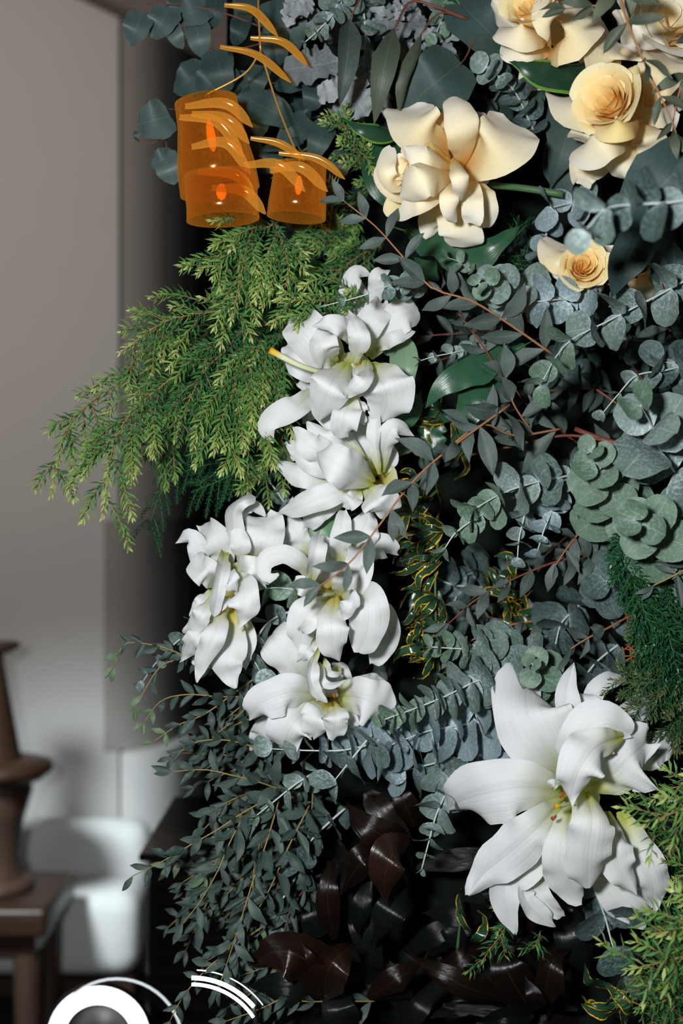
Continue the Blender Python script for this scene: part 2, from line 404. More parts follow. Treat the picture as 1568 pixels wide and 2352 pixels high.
M_CROT = leaf_mat('variegated_leaf', (0.008, 0.036, 0.022, 1), (0.022, 0.075, 0.035, 1), None, 0, rough=0.18, spec=0.6, rib=0.5, ribcol=(0.10, 0.16, 0.03, 1), edge=(0.85, 0.48, 0.012, 1), edgew=0.075, edge_noise=0.75, noise_scale=48, bump=0.15)
M_TI = leaf_mat('dark_brown_leaf', (0.0035, 0.0024, 0.0021, 1), (0.0105, 0.0052, 0.0036, 1), None, 0, rough=0.24, spec=0.5, rib=0.3, ribcol=(0.06, 0.03, 0.02, 1), edge=(0.07, 0.018, 0.012, 1), edgew=0.012, bump=0.5, veins=70, trans=0.03, noise_scale=70)
M_TID = leaf_mat('dark_green_black_leaf', (0.0025, 0.0042, 0.0038, 1), (0.006, 0.0078, 0.007, 1), None, 0, rough=0.24, spec=0.32, rib=0.2, ribcol=(0.02, 0.02, 0.015, 1), bump=0.5, veins=70, trans=0.02, noise_scale=70)
M_TIR = leaf_mat('reddish_brown_leaf', (0.009, 0.0042, 0.0028, 1), (0.025, 0.0105, 0.006, 1), None, 0, rough=0.24, spec=0.5, rib=0.3, ribcol=(0.09, 0.03, 0.02, 1), edge=(0.10, 0.02, 0.014, 1), edgew=0.012, bump=0.5, veins=70, trans=0.03, noise_scale=70)
M_DUST = leaf_mat('silver_felted_leaf', (0.24, 0.27, 0.28, 1), (0.38, 0.41, 0.43, 1), (0.55, 0.58, 0.60, 1), 0.7, rough=0.85, spec=0.1, rib=0.4, ribcol=(0.5, 0.53, 0.53, 1), edge=(0.50, 0.52, 0.53, 1), edgew=0.02)
M_DUSTD = leaf_mat('silver_felted_leaf_grey', (0.13, 0.15, 0.155, 1), (0.22, 0.245, 0.255, 1), (0.38, 0.42, 0.43, 1), 0.5, rough=0.85, spec=0.1, rib=0.4, ribcol=(0.3, 0.33, 0.33, 1))
M_TEA = ramp_mat('lime_needle', [(0.0, (0.030, 0.120, 0.045, 1)), (0.40, (0.060, 0.190, 0.055, 1)), (0.72, (0.17, 0.33, 0.075, 1)), (1.0, (0.46, 0.56, 0.18, 1))], 0.42, 0.4, 0.25)
M_TEAD = ramp_mat('green_needle', [(0.0, (0.016, 0.080, 0.034, 1)), (0.6, (0.040, 0.150, 0.045, 1)), (1.0, (0.20, 0.34, 0.085, 1))], 0.42, 0.4, 0.2)
M_FERN = ramp_mat('dark_fern_needle', [(0.0, (0.008, 0.050, 0.020, 1)), (1.0, (0.020, 0.105, 0.038, 1))], 0.32, 0.5, 0.12)
M_FERNY = ramp_mat('olive_fern_needle', [(0.0, (0.014, 0.055, 0.022, 1)), (0.6, (0.035, 0.085, 0.030, 1)), (1.0, (0.13, 0.15, 0.05, 1))], 0.45, 0.4, 0.15)
M_DARKN = ramp_mat('deep_green_needle', [(0.0, (0.005, 0.026, 0.012, 1)), (1.0, (0.010, 0.052, 0.022, 1))], 0.4, 0.3, 0.1)
M_TWIG = plain_mat('brown_twig', (0.26, 0.11, 0.05, 1), (0.38, 0.18, 0.08, 1), 0.6, scale=150)
M_RED = plain_mat('red_brown_twig', (0.11, 0.032, 0.022, 1), (0.19, 0.065, 0.04, 1), 0.5, scale=150)
M_YTWIG = plain_mat('yellow_green_twig', (0.22, 0.18, 0.055, 1), (0.34, 0.24, 0.085, 1), 0.6, scale=150)
M_WSTEM = plain_mat('pale_waxy_stem', (0.38, 0.46, 0.42, 1), (0.55, 0.62, 0.60, 1), 0.7, scale=200)
M_GSTEM = plain_mat('green_stem', (0.045, 0.11, 0.045, 1), (0.075, 0.155, 0.06, 1), 0.5, scale=120)

# ------------------------------------------------------------------ the room behind
M_WALL = plain_mat('grey_wall_paint', (0.43, 0.425, 0.42, 1), (0.455, 0.45, 0.445, 1), 0.8, 0.2, 6.0, bump=0.05)
M_PIER = plain_mat('grey_pier_paint', (0.25, 0.235, 0.225, 1), (0.28, 0.265, 0.25, 1), 0.75, 0.2, 5.0, bump=0.05)
M_PLINTH = plain_mat('pale_plinth_paint', (0.50, 0.50, 0.49, 1), (0.55, 0.55, 0.54, 1), 0.75, 0.2, 5.0, bump=0.05)
M_BEAM = plain_mat('dark_beam_paint', (0.14, 0.115, 0.105, 1), (0.17, 0.14, 0.13, 1), 0.7, 0.2, 8.0, bump=0.05)
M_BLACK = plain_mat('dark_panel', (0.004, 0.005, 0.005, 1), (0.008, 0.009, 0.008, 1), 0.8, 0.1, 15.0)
M_FLOOR = plain_mat('dark_floor', (0.03, 0.025, 0.022, 1), (0.05, 0.04, 0.035, 1), 0.5, 0.3, 8.0, (1, 8, 1))
def struct(name, geo, mat, smooth=False):
    o = bpy.data.objects.new(name, mesh_from(name, geo[0], geo[1], geo[2], mat, smooth)); COL.objects.link(o)
    o['kind'] = 'structure'; return o
WD = -260
def wx(px, d=WD): return P(px, 0, d).x
def wz(py, d=WD): return P(0, py, d).z
struct('floor', box_geo((-3.2, -3.0, -0.06), (3.2, 3.7, 0.0)), M_FLOOR)
struct('ceiling', box_geo((-3.2, -3.0, 3.0), (3.2, 3.7, 3.06)), M_WALL)
struct('wall_left', box_geo((-3.2, 2.6, 0.0), (wx(272), 2.75, 3.0)), M_WALL)
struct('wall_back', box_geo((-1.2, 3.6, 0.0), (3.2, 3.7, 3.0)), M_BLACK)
# rounded pier at the end of the wall; its shaft, its wider lower part and the pale plinth
def quarter_round(x0, x1, y0, z0, z1, n=20):
    r = x1-x0; v, f, u = [], [], []
    prof = [(x0, y0+0.35), (x0, y0)]
    for i in range(1, n+1):
        a = math.pi/2*i/n
        prof.append((x0+r*math.sin(a), y0+r*1.5*(1-math.cos(a))))
    prof.append((x1, y0+0.35+r*1.5))
    m = len(prof)
    for z in (z0, z1):
        for (x, y) in prof: v.append(Vector((x, y, z))); u.append((0, 0))
    for i in range(m):
        j = (i+1) % m
        f.append((i, j, j+m, i+m))
    f.append(tuple(range(m-1, -1, -1))); f.append(tuple(range(m, 2*m)))
    return v, f, u
struct('trim_1', quarter_round(wx(268), wx(398), 2.615, wz(1195), 3.0), M_PIER, True)
struct('trim_2', quarter_round(wx(240), wx(384), 2.59, wz(1722), wz(1195)), M_PIER, True)
struct('trim_3', quarter_round(wx(283), wx(418), 2.56, 0.0, wz(1724)), M_PLINTH, True)
for nm in ('trim_1', 'trim_2', 'trim_3'):
    me = bpy.data.objects[nm].data
    me.set_sharp_from_angle(angle=math.radians(30))
# sloping dark beam across the top corner
b0, b1 = P(120, -60, -245), P(560, 150, -245)
bd = (b1-b0).normalized(); bn = Vector((-bd.z, 0, bd.x))
bv = []
for yy in (0.0, 0.12):
    for p in (b0, b1, b1+bn*0.60, b0+bn*0.60): bv.append(p+Vector((0, yy, 0)))
struct('trim_4', (bv, [(3,2,1,0),(4,5,6,7),(0,1,5,4),(1,2,6,5),(2,3,7,6),(3,0,4,7)], [(0,0)]*8), M_BEAM)

# ------------------------------------------------------------------ dim furniture at the lower left
M_WOOD = plain_mat('dark_wood', (0.016, 0.008, 0.005, 1), (0.038, 0.018, 0.010, 1), 0.4, 0.4, 9.0, (1, 1, 7))
M_WOODL = plain_mat('brown_wood', (0.036, 0.020, 0.014, 1), (0.066, 0.038, 0.027, 1), 0.45, 0.4, 9.0, (7, 1, 1))
M_UPH = plain_mat('white_upholstery', (0.56, 0.58, 0.57, 1), (0.64, 0.65, 0.64, 1), 0.9, 0.1, 40.0, bump=0.2)
M_LACQ = plain_mat('black_lacquer', (0.004, 0.003, 0.003, 1), (0.007, 0.005, 0.004, 1), 0.12, 0.6, 10.0, (1, 1, 20))
def soft_box(lo, hi, bev):
    """rounded box, z up, as quads"""
    lo, hi = Vector(lo), Vector(hi); c = (lo+hi)/2; h = (hi-lo)/2
    n = 9; v, f, u = [], [], []
    inner = Vector([max(1e-4, a-bev) for a in h])
    idx = {}
    def vert(p):
        q = Vector([max(-i, min(i, a)) for a, i in zip(p, inner)])
        dlt = p-q
        r = q+dlt.normalized()*bev if dlt.length > 1e-6 else p
        k = tuple(round(a, 5) for a in r)
        if k not in idx: idx[k] = len(v); v.append(c+r); u.append((0, 0))
        return idx[k]
    def grid_ticks(hh, ii):
        return [-hh, -(ii+bev*0.75), -(ii+bev*0.4), -ii, 0, ii, ii+bev*0.4, ii+bev*0.75, hh]
    T = [grid_ticks(h[a], inner[a]) for a in range(3)]
    for ax in range(3):
        b, e = (ax+1) % 3, (ax+2) % 3
        for s in (-1, 1):
            for i in range(n-1):
                for j in range(n-1):
                    q = []
                    for (ii, jj) in ((i, j), (i+1, j), (i+1, j+1), (i, j+1)):
                        p = Vector((0, 0, 0)); p[ax] = s*h[ax]; p[b] = T[b][ii]; p[e] = T[e][jj]
                        q.append(vert(p))
                    q = q if s > 0 else q[::-1]
                    if len(set(q)) >= 3:
                        w = [];  [w.append(k) for k in q if k not in w]
                        f.append(tuple(w))
    return v, f, u
def furn(th, name, geo, mat, smooth=True, parent=None):
    return th.mesh(name, geo[0], geo[1], geo[2], mat, parent, smooth=smooth)
TD = -200
tx = lambda px: P(px, 0, TD).x
tz = lambda py: P(0, py, TD).z
# side table
tb = Thing('side_table', 'dark wooden side table with a thick square top in the lower left corner', 'table', (tx(-60), 2.0, 0.0))
v, f, u = soft_box((tx(-330), 1.82, tz(2102)), (tx(142), 2.16, tz(2040)), 0.012); furn(tb, 'table_top', (v, f, u), M_WOOD)
furn(tb, 'apron', box_geo((tx(-310), 1.86, tz(2150)), (tx(112), 2.12, tz(2102))), M_WOOD, False)
for (lx, ly) in ((-290, 1.89), (88, 1.89), (-290, 2.09), (88, 2.09)):
    x = tx(lx)
    furn(tb, 'leg', lathe_geo([(0.034, tz(2150)), (0.030, tz(2300)), (0.022, 0.0)], Vector((x, ly, 0)), 12), M_WOODL)
# turned wooden stand on the table
st = Thing('candle_stand', 'turned brown wooden stand with a wide disc, standing on the side table', 'stand', (tx(-22), 2.0, tz(2040)))
pl = pxl(TD); base_z = tz(2040)
def zz(py): return tz(py)
c0 = Vector((tx(-22), 2.0, 0))
furn(st, 'foot', lathe_geo([(0, base_z), (100*pl, base_z), (100*pl, zz(2026)), (84*pl, zz(2010)), (0, zz(2010))], c0), M_WOODL)
furn(st, 'column', lathe_geo([(80*pl, zz(2012)), (64*pl, zz(1960)), (76*pl, zz(1880)), (96*pl, zz(1815)), (88*pl, zz(1790))], c0), M_WOODL)
furn(st, 'dish', lathe_geo([(0, zz(1792)), (120*pl, zz(1788)), (142*pl, zz(1768)), (140*pl, zz(1752)), (90*pl, zz(1740)), (0, zz(1742))], c0), M_WOOD)
furn(st, 'spindle', lathe_geo([(72*pl, zz(1744)), (66*pl, zz(1720)), (30*pl, zz(1520)), (28*pl, zz(1500))], c0), M_WOOD)
furn(st, 'cap', lathe_geo([(0, zz(1502)), (46*pl, zz(1500)), (66*pl, zz(1486)), (66*pl, zz(1476)), (0, zz(1474))], c0), M_WOOD)
# white upholstered seat against the wall
ax = lambda px: P(px, 0, -238).x
az = lambda py: P(0, py, -238).z
ch = Thing('upholstered_bench', 'white upholstered bench with dark legs against the grey wall, beside the side table', 'bench', (ax(220), 2.4, 0))
furn(ch, 'seat_cushion', soft_box((ax(-220), 2.22, az(2205)), (ax(336), 2.55, az(2015)), 0.06), M_UPH)
furn(ch, 'back_cushion', soft_box((ax(-220), 2.42, az(2070)), (ax(334), 2.555, az(1900)), 0.06), M_UPH)
furn(ch, 'frame', box_geo((ax(-205), 2.25, az(2250)), (ax(322), 2.53, az(2208))), M_WOOD, False)
for (lx, ly) in ((-190, 2.28), (305, 2.28), (-190, 2.5), (305, 2.5)):
    furn(ch, 'leg', lathe_geo([(0.02, az(2250)), (0.013, 0)], Vector((ax(lx), ly, 0)), 12), M_WOOD)
# black lacquered cabinet behind the leaves
lc = Thing('lacquered_cabinet', 'glossy black lacquered cabinet with ribbed front, behind the lower left leaves', 'cabinet', (P(470, 0, -80).x, 0.9, 0))
cx0, cx1 = P(338, 0, -76).x, P(760, 0, -76).x
furn(lc, 'body', box_geo((cx0, 0.78, 0.0), (cx1, 1.14, P(0, 1975, -76).z)), M_LACQ, False)
furn(lc, 'top', soft_box((cx0-0.012, 0.75, P(0, 1976, -76).z), (cx1+0.012, 1.16, P(0, 1958, -76).z), 0.005), M_LACQ)
for k in range(9):
    zc = P(0, 2008+k*42, -76).z
    pth = [Vector((cx0+0.01, 0.778, zc)), Vector((cx1-0.01, 0.778, zc))]
    g = tube_geo(pth, 0.006, 0.006, 10); furn(lc, 'moulding', g, M_LACQ)

# ------------------------------------------------------------------ made-up solids for light streaks
M_AMBER = None
def amber(nm='amber_streak_glow', es=0.40, add=0.0):  # translucent glow standing in for smeared orange light
    m, nt, bs, out = new_mat(nm)
    tr = N(nt, 'ShaderNodeBsdfTransparent'); tr.inputs[0].default_value = (0.95, 0.55, 0.12, 1)
    em = N(nt, 'ShaderNodeEmission'); em.inputs[0].default_value = (1.0, 0.42, 0.05, 1); em.inputs[1].default_value = es
    no = N(nt, 'ShaderNodeTexNoise'); no.inputs['Scale'].default_value = 30
    gl = N(nt, 'ShaderNodeBsdfGlossy'); gl.inputs[0].default_value = (1, 0.7, 0.3, 1); gl.inputs[1].default_value = 0.15
    fr = N(nt, 'ShaderNodeLayerWeight'); fr.inputs[0].default_value = 0.35
    m1 = N(nt, 'ShaderNodeMixShader')
    nt.links.new(math_n(nt, 'ADD', math_n(nt, 'MULTIPLY', no.outputs[0], 0.30), math_n(nt, 'MULTIPLY_ADD', fr.outputs[1], 0.35, add), clamp=True), m1.inputs[0])
    nt.links.new(tr.outputs[0], m1.inputs[1]); nt.links.new(em.outputs[0], m1.inputs[2])
    m2 = N(nt, 'ShaderNodeMixShader'); m2.inputs[0].default_value = 0.06
    nt.links.new(m1.outputs[0], m2.inputs[1]); nt.links.new(gl.outputs[0], m2.inputs[2])
    nt.links.new(m2.outputs[0], out.inputs[0]); return m
M_AMBER = amber()
M_GLOWB = amber('bright_streak_glow', 0.85, 0.30)
M_CORE = emit_mat('warm_streak_glow', (1.0, 0.55, 0.16, 1), 0.9)
M_BRASS = plain_mat('brass', (0.70, 0.38, 0.08, 1), (0.80, 0.46, 0.12, 1), 0.3, 0.5, 50, metal=0.7)
trail = Thing('amber_light_trails', 'made-up amber lamp with curved glowing ribs hanging before the upper left leaves', 'trail', P(590, -120, -3))  # solid form made up for smeared orange light
def arc(th, name, pts, r, mat, parent=None, sides=8, r1=None):
    d = pts[0][2]; g = tube_geo(spline([V3(p) for p in pts], 16), r*pxl(d), (r1 if r1 is not None else r)*pxl(d), sides)
    return th.mesh(name, g[0], g[1], g[2], mat, parent)
def shade(top, bot, r0, r1, d):  # hollow amber form made up for a blurred patch of light
    a, b = P(top[0], top[1], d), P(bot[0], bot[1], d)
    ax_ = b-a; L = ax_.length; k = pxl(d)
    prof = [(r0*k*0.35, 0), (r0*k, L*0.06), (r0*1.02*k, L*0.3), (r1*0.98*k, L*0.75), (r1*k, L), (r1*0.96*k, L), (r0*0.96*k, L*0.3), (r0*0.9*k, L*0.09)]
    s_ = furn(trail, 'streak_shell', lathe_geo(prof, a, 28, ax_), M_AMBER)
    bl = [(0.001, L*0.25), (r0*0.12*k, L*0.32), (r0*0.15*k, L*0.45), (r0*0.1*k, L*0.55), (0.001, L*0.58)]
    furn(trail, 'streak_core', lathe_geo(bl, a, 14, ax_), M_CORE, parent=s_)
    return s_
shade((470, 218), (505, 440), 72, 92, -3)
shade((505, 395), (512, 505), 82, 84, 0)
shade((690, 372), (680, 500), 60, 68, -2)
for pts in ([(515,12,-3),(580,24,-3),(638,84,-3)], [(575,88,-3),(650,98,-3),(706,150,-3)], [(505,108,-3),(590,128,-3),(668,190,-3)],
            [(575,318,0),(640,330,0),(700,368,0)], [(640,352,0),(730,366,0),(792,412,0)]):
    blade(trail, 'streak_band', pts, 19, M_GLOWB, shape='strap', cup=.4, ruffle=0, rib=0, edge=0, nt=16, nu=4)
for (x0, y0, x1, y1, x2, y2) in ((425,245,520,240,580,292),(440,262,520,275,572,330),(412,270,500,282,560,362),(440,338,520,330,575,400),(560,380,640,380,700,440),(455,395,540,402,585,452),(486,432,560,440,610,492),(620,392,690,385,752,440)):
    blade(trail, 'streak_band', [(x0,y0,1.2),(x1,y1,2.2),(x2,y2,1.2)], 26, M_GLOWB, shape='strap', cup=.4, ruffle=0, rib=0, edge=0, nt=16, nu=4)
arc(trail, 'added_rod', [(590,-120,-3),(594,40,-3),(598,118,-3)], 2.5, M_BRASS)  # rods added to carry the streak forms
arc(trail, 'added_rod', [(598,118,-3),(560,170,-3),(470,219,-3)], 2.5, M_BRASS)
arc(trail, 'added_rod', [(598,118,-3),(640,250,-3),(690,373,-2)], 2.5, M_BRASS)
arc(trail, 'added_rod', [(470,219,-3),(500,300,-3),(505,396,0)], 2.5, M_BRASS)
# made-up round white lamp and curved tube lamp at the bottom, imitating light arcs
M_WHITEL = emit_mat('white_trail_glow', (0.93, 0.97, 1.0, 1), 2.2)
M_DIMT = emit_mat('dim_trail_glow', (0.85, 0.92, 0.95, 1), 0.55)
M_DKMET = plain_mat('black_metal', (0.01, 0.01, 0.01, 1), (0.02, 0.02, 0.02, 1), 0.4, 0.5, 60)
rl = Thing('ring_light_trail', 'made-up white lamp on a black base at the bottom left edge', 'trail', P(215, 2700, -40))
def ring(cx, cy, r, tr, d, a0=0, a1=360, n=48):
    c = P(cx, cy, d); k = pxl(d)
    pth = [c+Vector((math.cos(math.radians(a0+(a1-a0)*i/n)), 0, math.sin(math.radians(a0+(a1-a0)*i/n))))*(r*k) for i in range(n+1)]
    return tube_geo(pth, tr*k, tr*k, 12)
furn(rl, 'trail_ring', ring(226, 2384, 98, 20, -40), M_WHITEL)
furn(rl, 'rim', ring(268, 2400, 152, 2.5, -38), M_DIMT)
g = lathe_geo([(0.001, 0), (128*pxl(-40), 0.0), (128*pxl(-40), 0.02), (0.001, 0.02)], P(222, 2392, -44), 40, Vector((0, 1, 0))); furn(rl, 'back_plate', g, M_DKMET)
furn(rl, 'post', tube_geo([P(220, 2500, -42), P(215, 2700, -40)], 0.012, 0.012, 10), M_DKMET)
tl = Thing('curved_light_trails', 'made-up white tubes imitating curved light trails, on an added stand low in the leaves', 'trail', P(588, 2500, 2))
furn(tl, 'trail_tube', ring(440, 2432, 186, 5.0, 2, 90, 40, 20), M_WHITEL)
furn(tl, 'trail_tube', ring(440, 2432, 171, 4.0, 2, 90, 34, 20), M_WHITEL)
furn(tl, 'trail_tube', ring(445, 2424, 196, 1.6, 1, 88, 36, 20), M_DIMT)
furn(tl, 'stand', tube_geo(spline([P(583, 2312, 2), P(590, 2400, 1), P(588, 2500, 2)], 8), 0.002, 0.003, 8), M_DKMET)

# ------------------------------------------------------------------ added support behind the flowers, shade of the gaps in its dark colour
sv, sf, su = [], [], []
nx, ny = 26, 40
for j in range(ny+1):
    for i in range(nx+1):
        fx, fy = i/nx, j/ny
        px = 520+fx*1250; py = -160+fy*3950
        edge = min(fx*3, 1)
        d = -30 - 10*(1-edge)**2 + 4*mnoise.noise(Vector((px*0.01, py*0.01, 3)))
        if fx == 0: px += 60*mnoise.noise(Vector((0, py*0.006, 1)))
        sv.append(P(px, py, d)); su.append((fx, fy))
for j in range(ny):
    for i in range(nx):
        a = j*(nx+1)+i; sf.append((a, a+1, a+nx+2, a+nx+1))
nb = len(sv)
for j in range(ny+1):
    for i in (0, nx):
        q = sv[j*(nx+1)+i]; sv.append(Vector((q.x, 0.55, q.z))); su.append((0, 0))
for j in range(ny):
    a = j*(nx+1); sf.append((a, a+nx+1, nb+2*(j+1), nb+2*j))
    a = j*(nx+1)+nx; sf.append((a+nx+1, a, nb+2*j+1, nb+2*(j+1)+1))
single('flower_backing', mesh_from('flower_backing', sv, sf, su, plain_mat('gap_shade_black', (0.003, 0.005, 0.004, 1), (0.008, 0.012, 0.009, 1), 0.9, 0.1, 60.0, bump=0.5)),
       'added backing, coloured almost black for shade, that carries all the flowers and leaves', 'backing')

# ------------------------------------------------------------------ lilies
def lily(name, label, base, petals, anthers=(), style=None, group='white lilies'):
    th = Thing(name, label, 'flower', P(*base), group)
    for p in petals:
        pts, w, kw = p[0], p[1], (p[2] if len(p) > 2 else {})
        kw = dict(kw); kw['ruffle'] = kw.get('ruffle', .08)*1.35+.015; kw['rib'] = kw.get('rib', .05)*1.3; mat = M_LILYY if kw.pop('y', 0) else M_LILY
        blade(th, 'petal', pts, w, mat, **kw)
    k = pxl(base[2]); ax_ = (Vector((0, -D, Z0))-P(*base)).normalized()
    pr = [(4*k, 0), (10*k, .010), (20*k, .022), (34*k, .034), (46*k, .040)]
    v, f, u = lathe_geo(pr, P(*base)-ax_*.012, 18, ax_); u = [(a*0.30, .5) for a, b in u]
    th.mesh('throat', v, f, u, M_LILYY)
    for (a, b) in anthers:
        g = tube_geo(spline([V3(a), (V3(a)+V3(b))/2+Vector((0, -0.002, 0)), V3(b)], 6), 4.5*S, 2.5*S, 7); th.mesh('anther', *g, M_ANTHER)
    if style:
        pts, r = style
        g = tube_geo(spline([V3(q) for q in pts], 12), r*S*0.8, r*S*1.3, 8); th.mesh('style', *g, M_STYLE)
    return th
B = dict(shape='blunt'); ST = dict(shape='strap')
# big open lily at the lower right
lily('lily', 'largest white double lily, fully open, at the lower right beside lime needles', (1330, 1830, -6), [
 ([(1240,1720,-5),(1185,1640,-2),(1168,1585,-3),(1190,1566,-5)], 74, dict(shape='blunt', ruffle=.10)),
 ([(1316,1796,-3),(1262,1722,2),(1218,1640,3),(1212,1585,0),(1218,1562,-3)], 172, dict(shape='rblunt', cup=-.22, ruffle=.05, rib=.06)),
 ([(1304,1822,-2),(1215,1812,3),(1130,1822,3),(1060,1842,0),(1027,1862,-3)], 148, dict(cup=-.2, ruffle=.05, rib=.06)),
 ([(1298,1838,-1),(1235,1905,4),(1165,1965,3),(1110,2010,2),(1076,2056,3)], 112, dict(cup=-.25, ruffle=.09, rib=.06)),
 ([(1300,1865,-3),(1222,1975,0),(1168,2020,0),(1160,2070,0),(1181,2143,-1)], 76, dict(cup=.3, ruffle=.08)),
 ([(1300,1880,-4),(1260,1960,-3),(1200,2005,-2),(1170,2020,-3)], 92, dict(cup=-.2, shape='blunt')),
 ([(1222,1990,-3),(1204,2050,0),(1232,2095,0),(1275,2126,-1)], 48, dict(cup=.35, roll=20)),
 ([(1242,1990,-4),(1242,2045,-1),(1262,2080,-1),(1297,2105,-2)], 44, dict(cup=.35, roll=-15)),
 ([(1335,1990,-9),(1300,2010,-9),(1260,2030,-8)], 60, dict(shape='blunt', cup=.2)),
 ([(1316,1850,0),(1302,1920,4),(1296,1985,4),(1318,2045,2),(1338,2062,1)], 96, dict(shape='rblunt', cup=-.2, ruffle=.07)),
 ([(1346,1815,2),(1362,1880,7),(1352,1960,6),(1350,2042,3)], 106, dict(shape='rblunt', cup=-.4, ruffle=.06)),
 ([(1395,1862,-2),(1412,1930,2),(1422,1990,2),(1462,2056,1)], 80, dict(cup=-.35, ruffle=.10)),
 ([(1425,1862,-5),(1470,1960,-2),(1500,2030,-2),(1498,2085,-4)], 92, dict(shape='blunt', cup=-.2, ruffle=.08)),
 ([(1375,1940,-7),(1420,2030,-5),(1468,2078,-5),(1495,2100,-7)], 120, dict(shape='blunt', cup=.15, ruffle=.07)),
 ([(1352,1810,1),(1408,1782,4),(1455,1738,5),(1488,1708,2)], 178, dict(shape='blunt', cup=-.25, ruffle=.09)),
 ([(1330,1785,2),(1345,1705,6),(1392,1668,7),(1448,1688,5)], 128, dict(shape='blunt', cup=-.15, ruffle=.06)),
 ([(1432,1694,6),(1372,1718,10),(1330,1772,11),(1309,1842,9)], 108, dict(cup=-.3, ruffle=.12, shape='lily')),
 ([(1330,1770,-3),(1318,1680,0),(1300,1605,1),(1318,1521,0)], 62, dict(cup=.35, ruffle=.08, rib=.07)),
 ([(1350,1750,-5),(1352,1670,-2),(1338,1615,-1),(1318,1590,-2)], 104, dict(shape='lily', cup=-.2)),
 ([(1392,1690,-6),(1366,1630,-3),(1372,1585,-2),(1410,1562,-3),(1442,1552,-5)], 44, dict(cup=.4, roll=35)),
 ([(1405,1680,-8),(1452,1632,-6),(1510,1612,-7)], 62, dict(cup=.2, shape='blunt')),
 ([(1440,1780,-5),(1490,1738,-2),(1530,1716,-3),(1557,1728,-4)], 86, dict(cup=-.2, ruffle=.07)),
 ([(1290,1800,2),(1270,1802,3),(1262,1806,2)], 26, dict(shape='blunt', cup=-.3)),
], anthers=[((1300,1812,6),(1286,1832,7)), ((1320,1853,5),(1331,1854,5)), ((1268,1880,6),(1276,1874,6))], style=([(1318,1842,3),(1300,1848,6),(1276,1852,8)], 4))
# left lily seen from the side
lily('lily', 'white double lily seen from the side, leftmost, against the black gap', (540, 1385, -10), [
 ([(496,1335,-6),(464,1300,-3),(452,1256,-2),(432,1232,-2),(404,1246,-3)], 48, dict(cup=-.4, ruffle=.1)),
 ([(524,1310,-6),(506,1256,-3),(484,1226,-3),(458,1208,-5)], 66, dict(shape='blunt', cup=.25, ruffle=.1)),
 ([(556,1300,-5),(540,1230,-1),(536,1175,1),(560,1150,2),(588,1142,0)], 42, dict(cup=.4, roll=-25)),
 ([(541,1230,-4),(552,1178,-2),(584,1163,-2),(609,1186,-3)], 30, dict(cup=-.35, shape='strap')),
 ([(552,1300,-3),(552,1258,0),(544,1225,0),(535,1200,-1)], 46, dict(cup=-.3)),
 ([(588,1302,-6),(600,1255,-2),(606,1215,-2),(604,1186,-4)], 92, dict(shape='rose', cup=.25, ruffle=.10, y=1)),
 ([(530,1306,-4),(566,1304,0),(594,1316,0),(610,1342,-2)], 54, dict(shape='blunt', cup=-.3, ruffle=.12)),
 ([(504,1340,-4),(478,1316,0),(458,1296,-1),(452,1270,-2)], 62, dict(shape='blunt', cup=.45)),
 ([(516,1268,-2),(508,1310,3),(500,1360,4),(490,1416,2)], 36, dict(shape='strap', cup=.4, roll=30)),
 ([(508,1322,0),(526,1332,4),(536,1348,4),(545,1360,3)], 48, dict(cup=-.5)),
 ([(530,1326,-1),(556,1350,3),(560,1395,4),(548,1432,2)], 74, dict(shape='blunt', cup=-.3, ruffle=.11)),
 ([(490,1350,-4),(462,1386,-2),(437,1416,-3)], 36, dict(cup=-.3)),
 ([(492,1362,-2),(466,1408,1),(446,1436,0),(422,1456,-2)], 44, dict(cup=-.35, ruffle=.1)),
 ([(494,1400,-3),(456,1460,0),(436,1486,-1),(416,1514,-3)], 52, dict(cup=-.3, ruffle=.1)),
 ([(512,1384,-1),(496,1450,4),(466,1515,3),(456,1545,2),(452,1568,2)], 52, dict(cup=-.35, ruffle=.09, y=1)),
 ([(536,1400,-3),(530,1470,0),(520,1520,1),(526,1552,0),(542,1581,0)], 82, dict(cup=-.2, ruffle=.06, y=1)),
 ([(562,1415,-5),(570,1458,-3),(558,1500,-3),(564,1540,-4)], 44, dict(cup=.3, ruffle=.1)),
 ([(520,1370,0),(514,1385,2),(503,1405,2)], 22, dict(cup=.6, shape='strap', y=1)),
 ([(470,1505,-6),(450,1515,-6),(440,1512,-6)], 26, dict(shape='blunt')),
], group='white lilies')
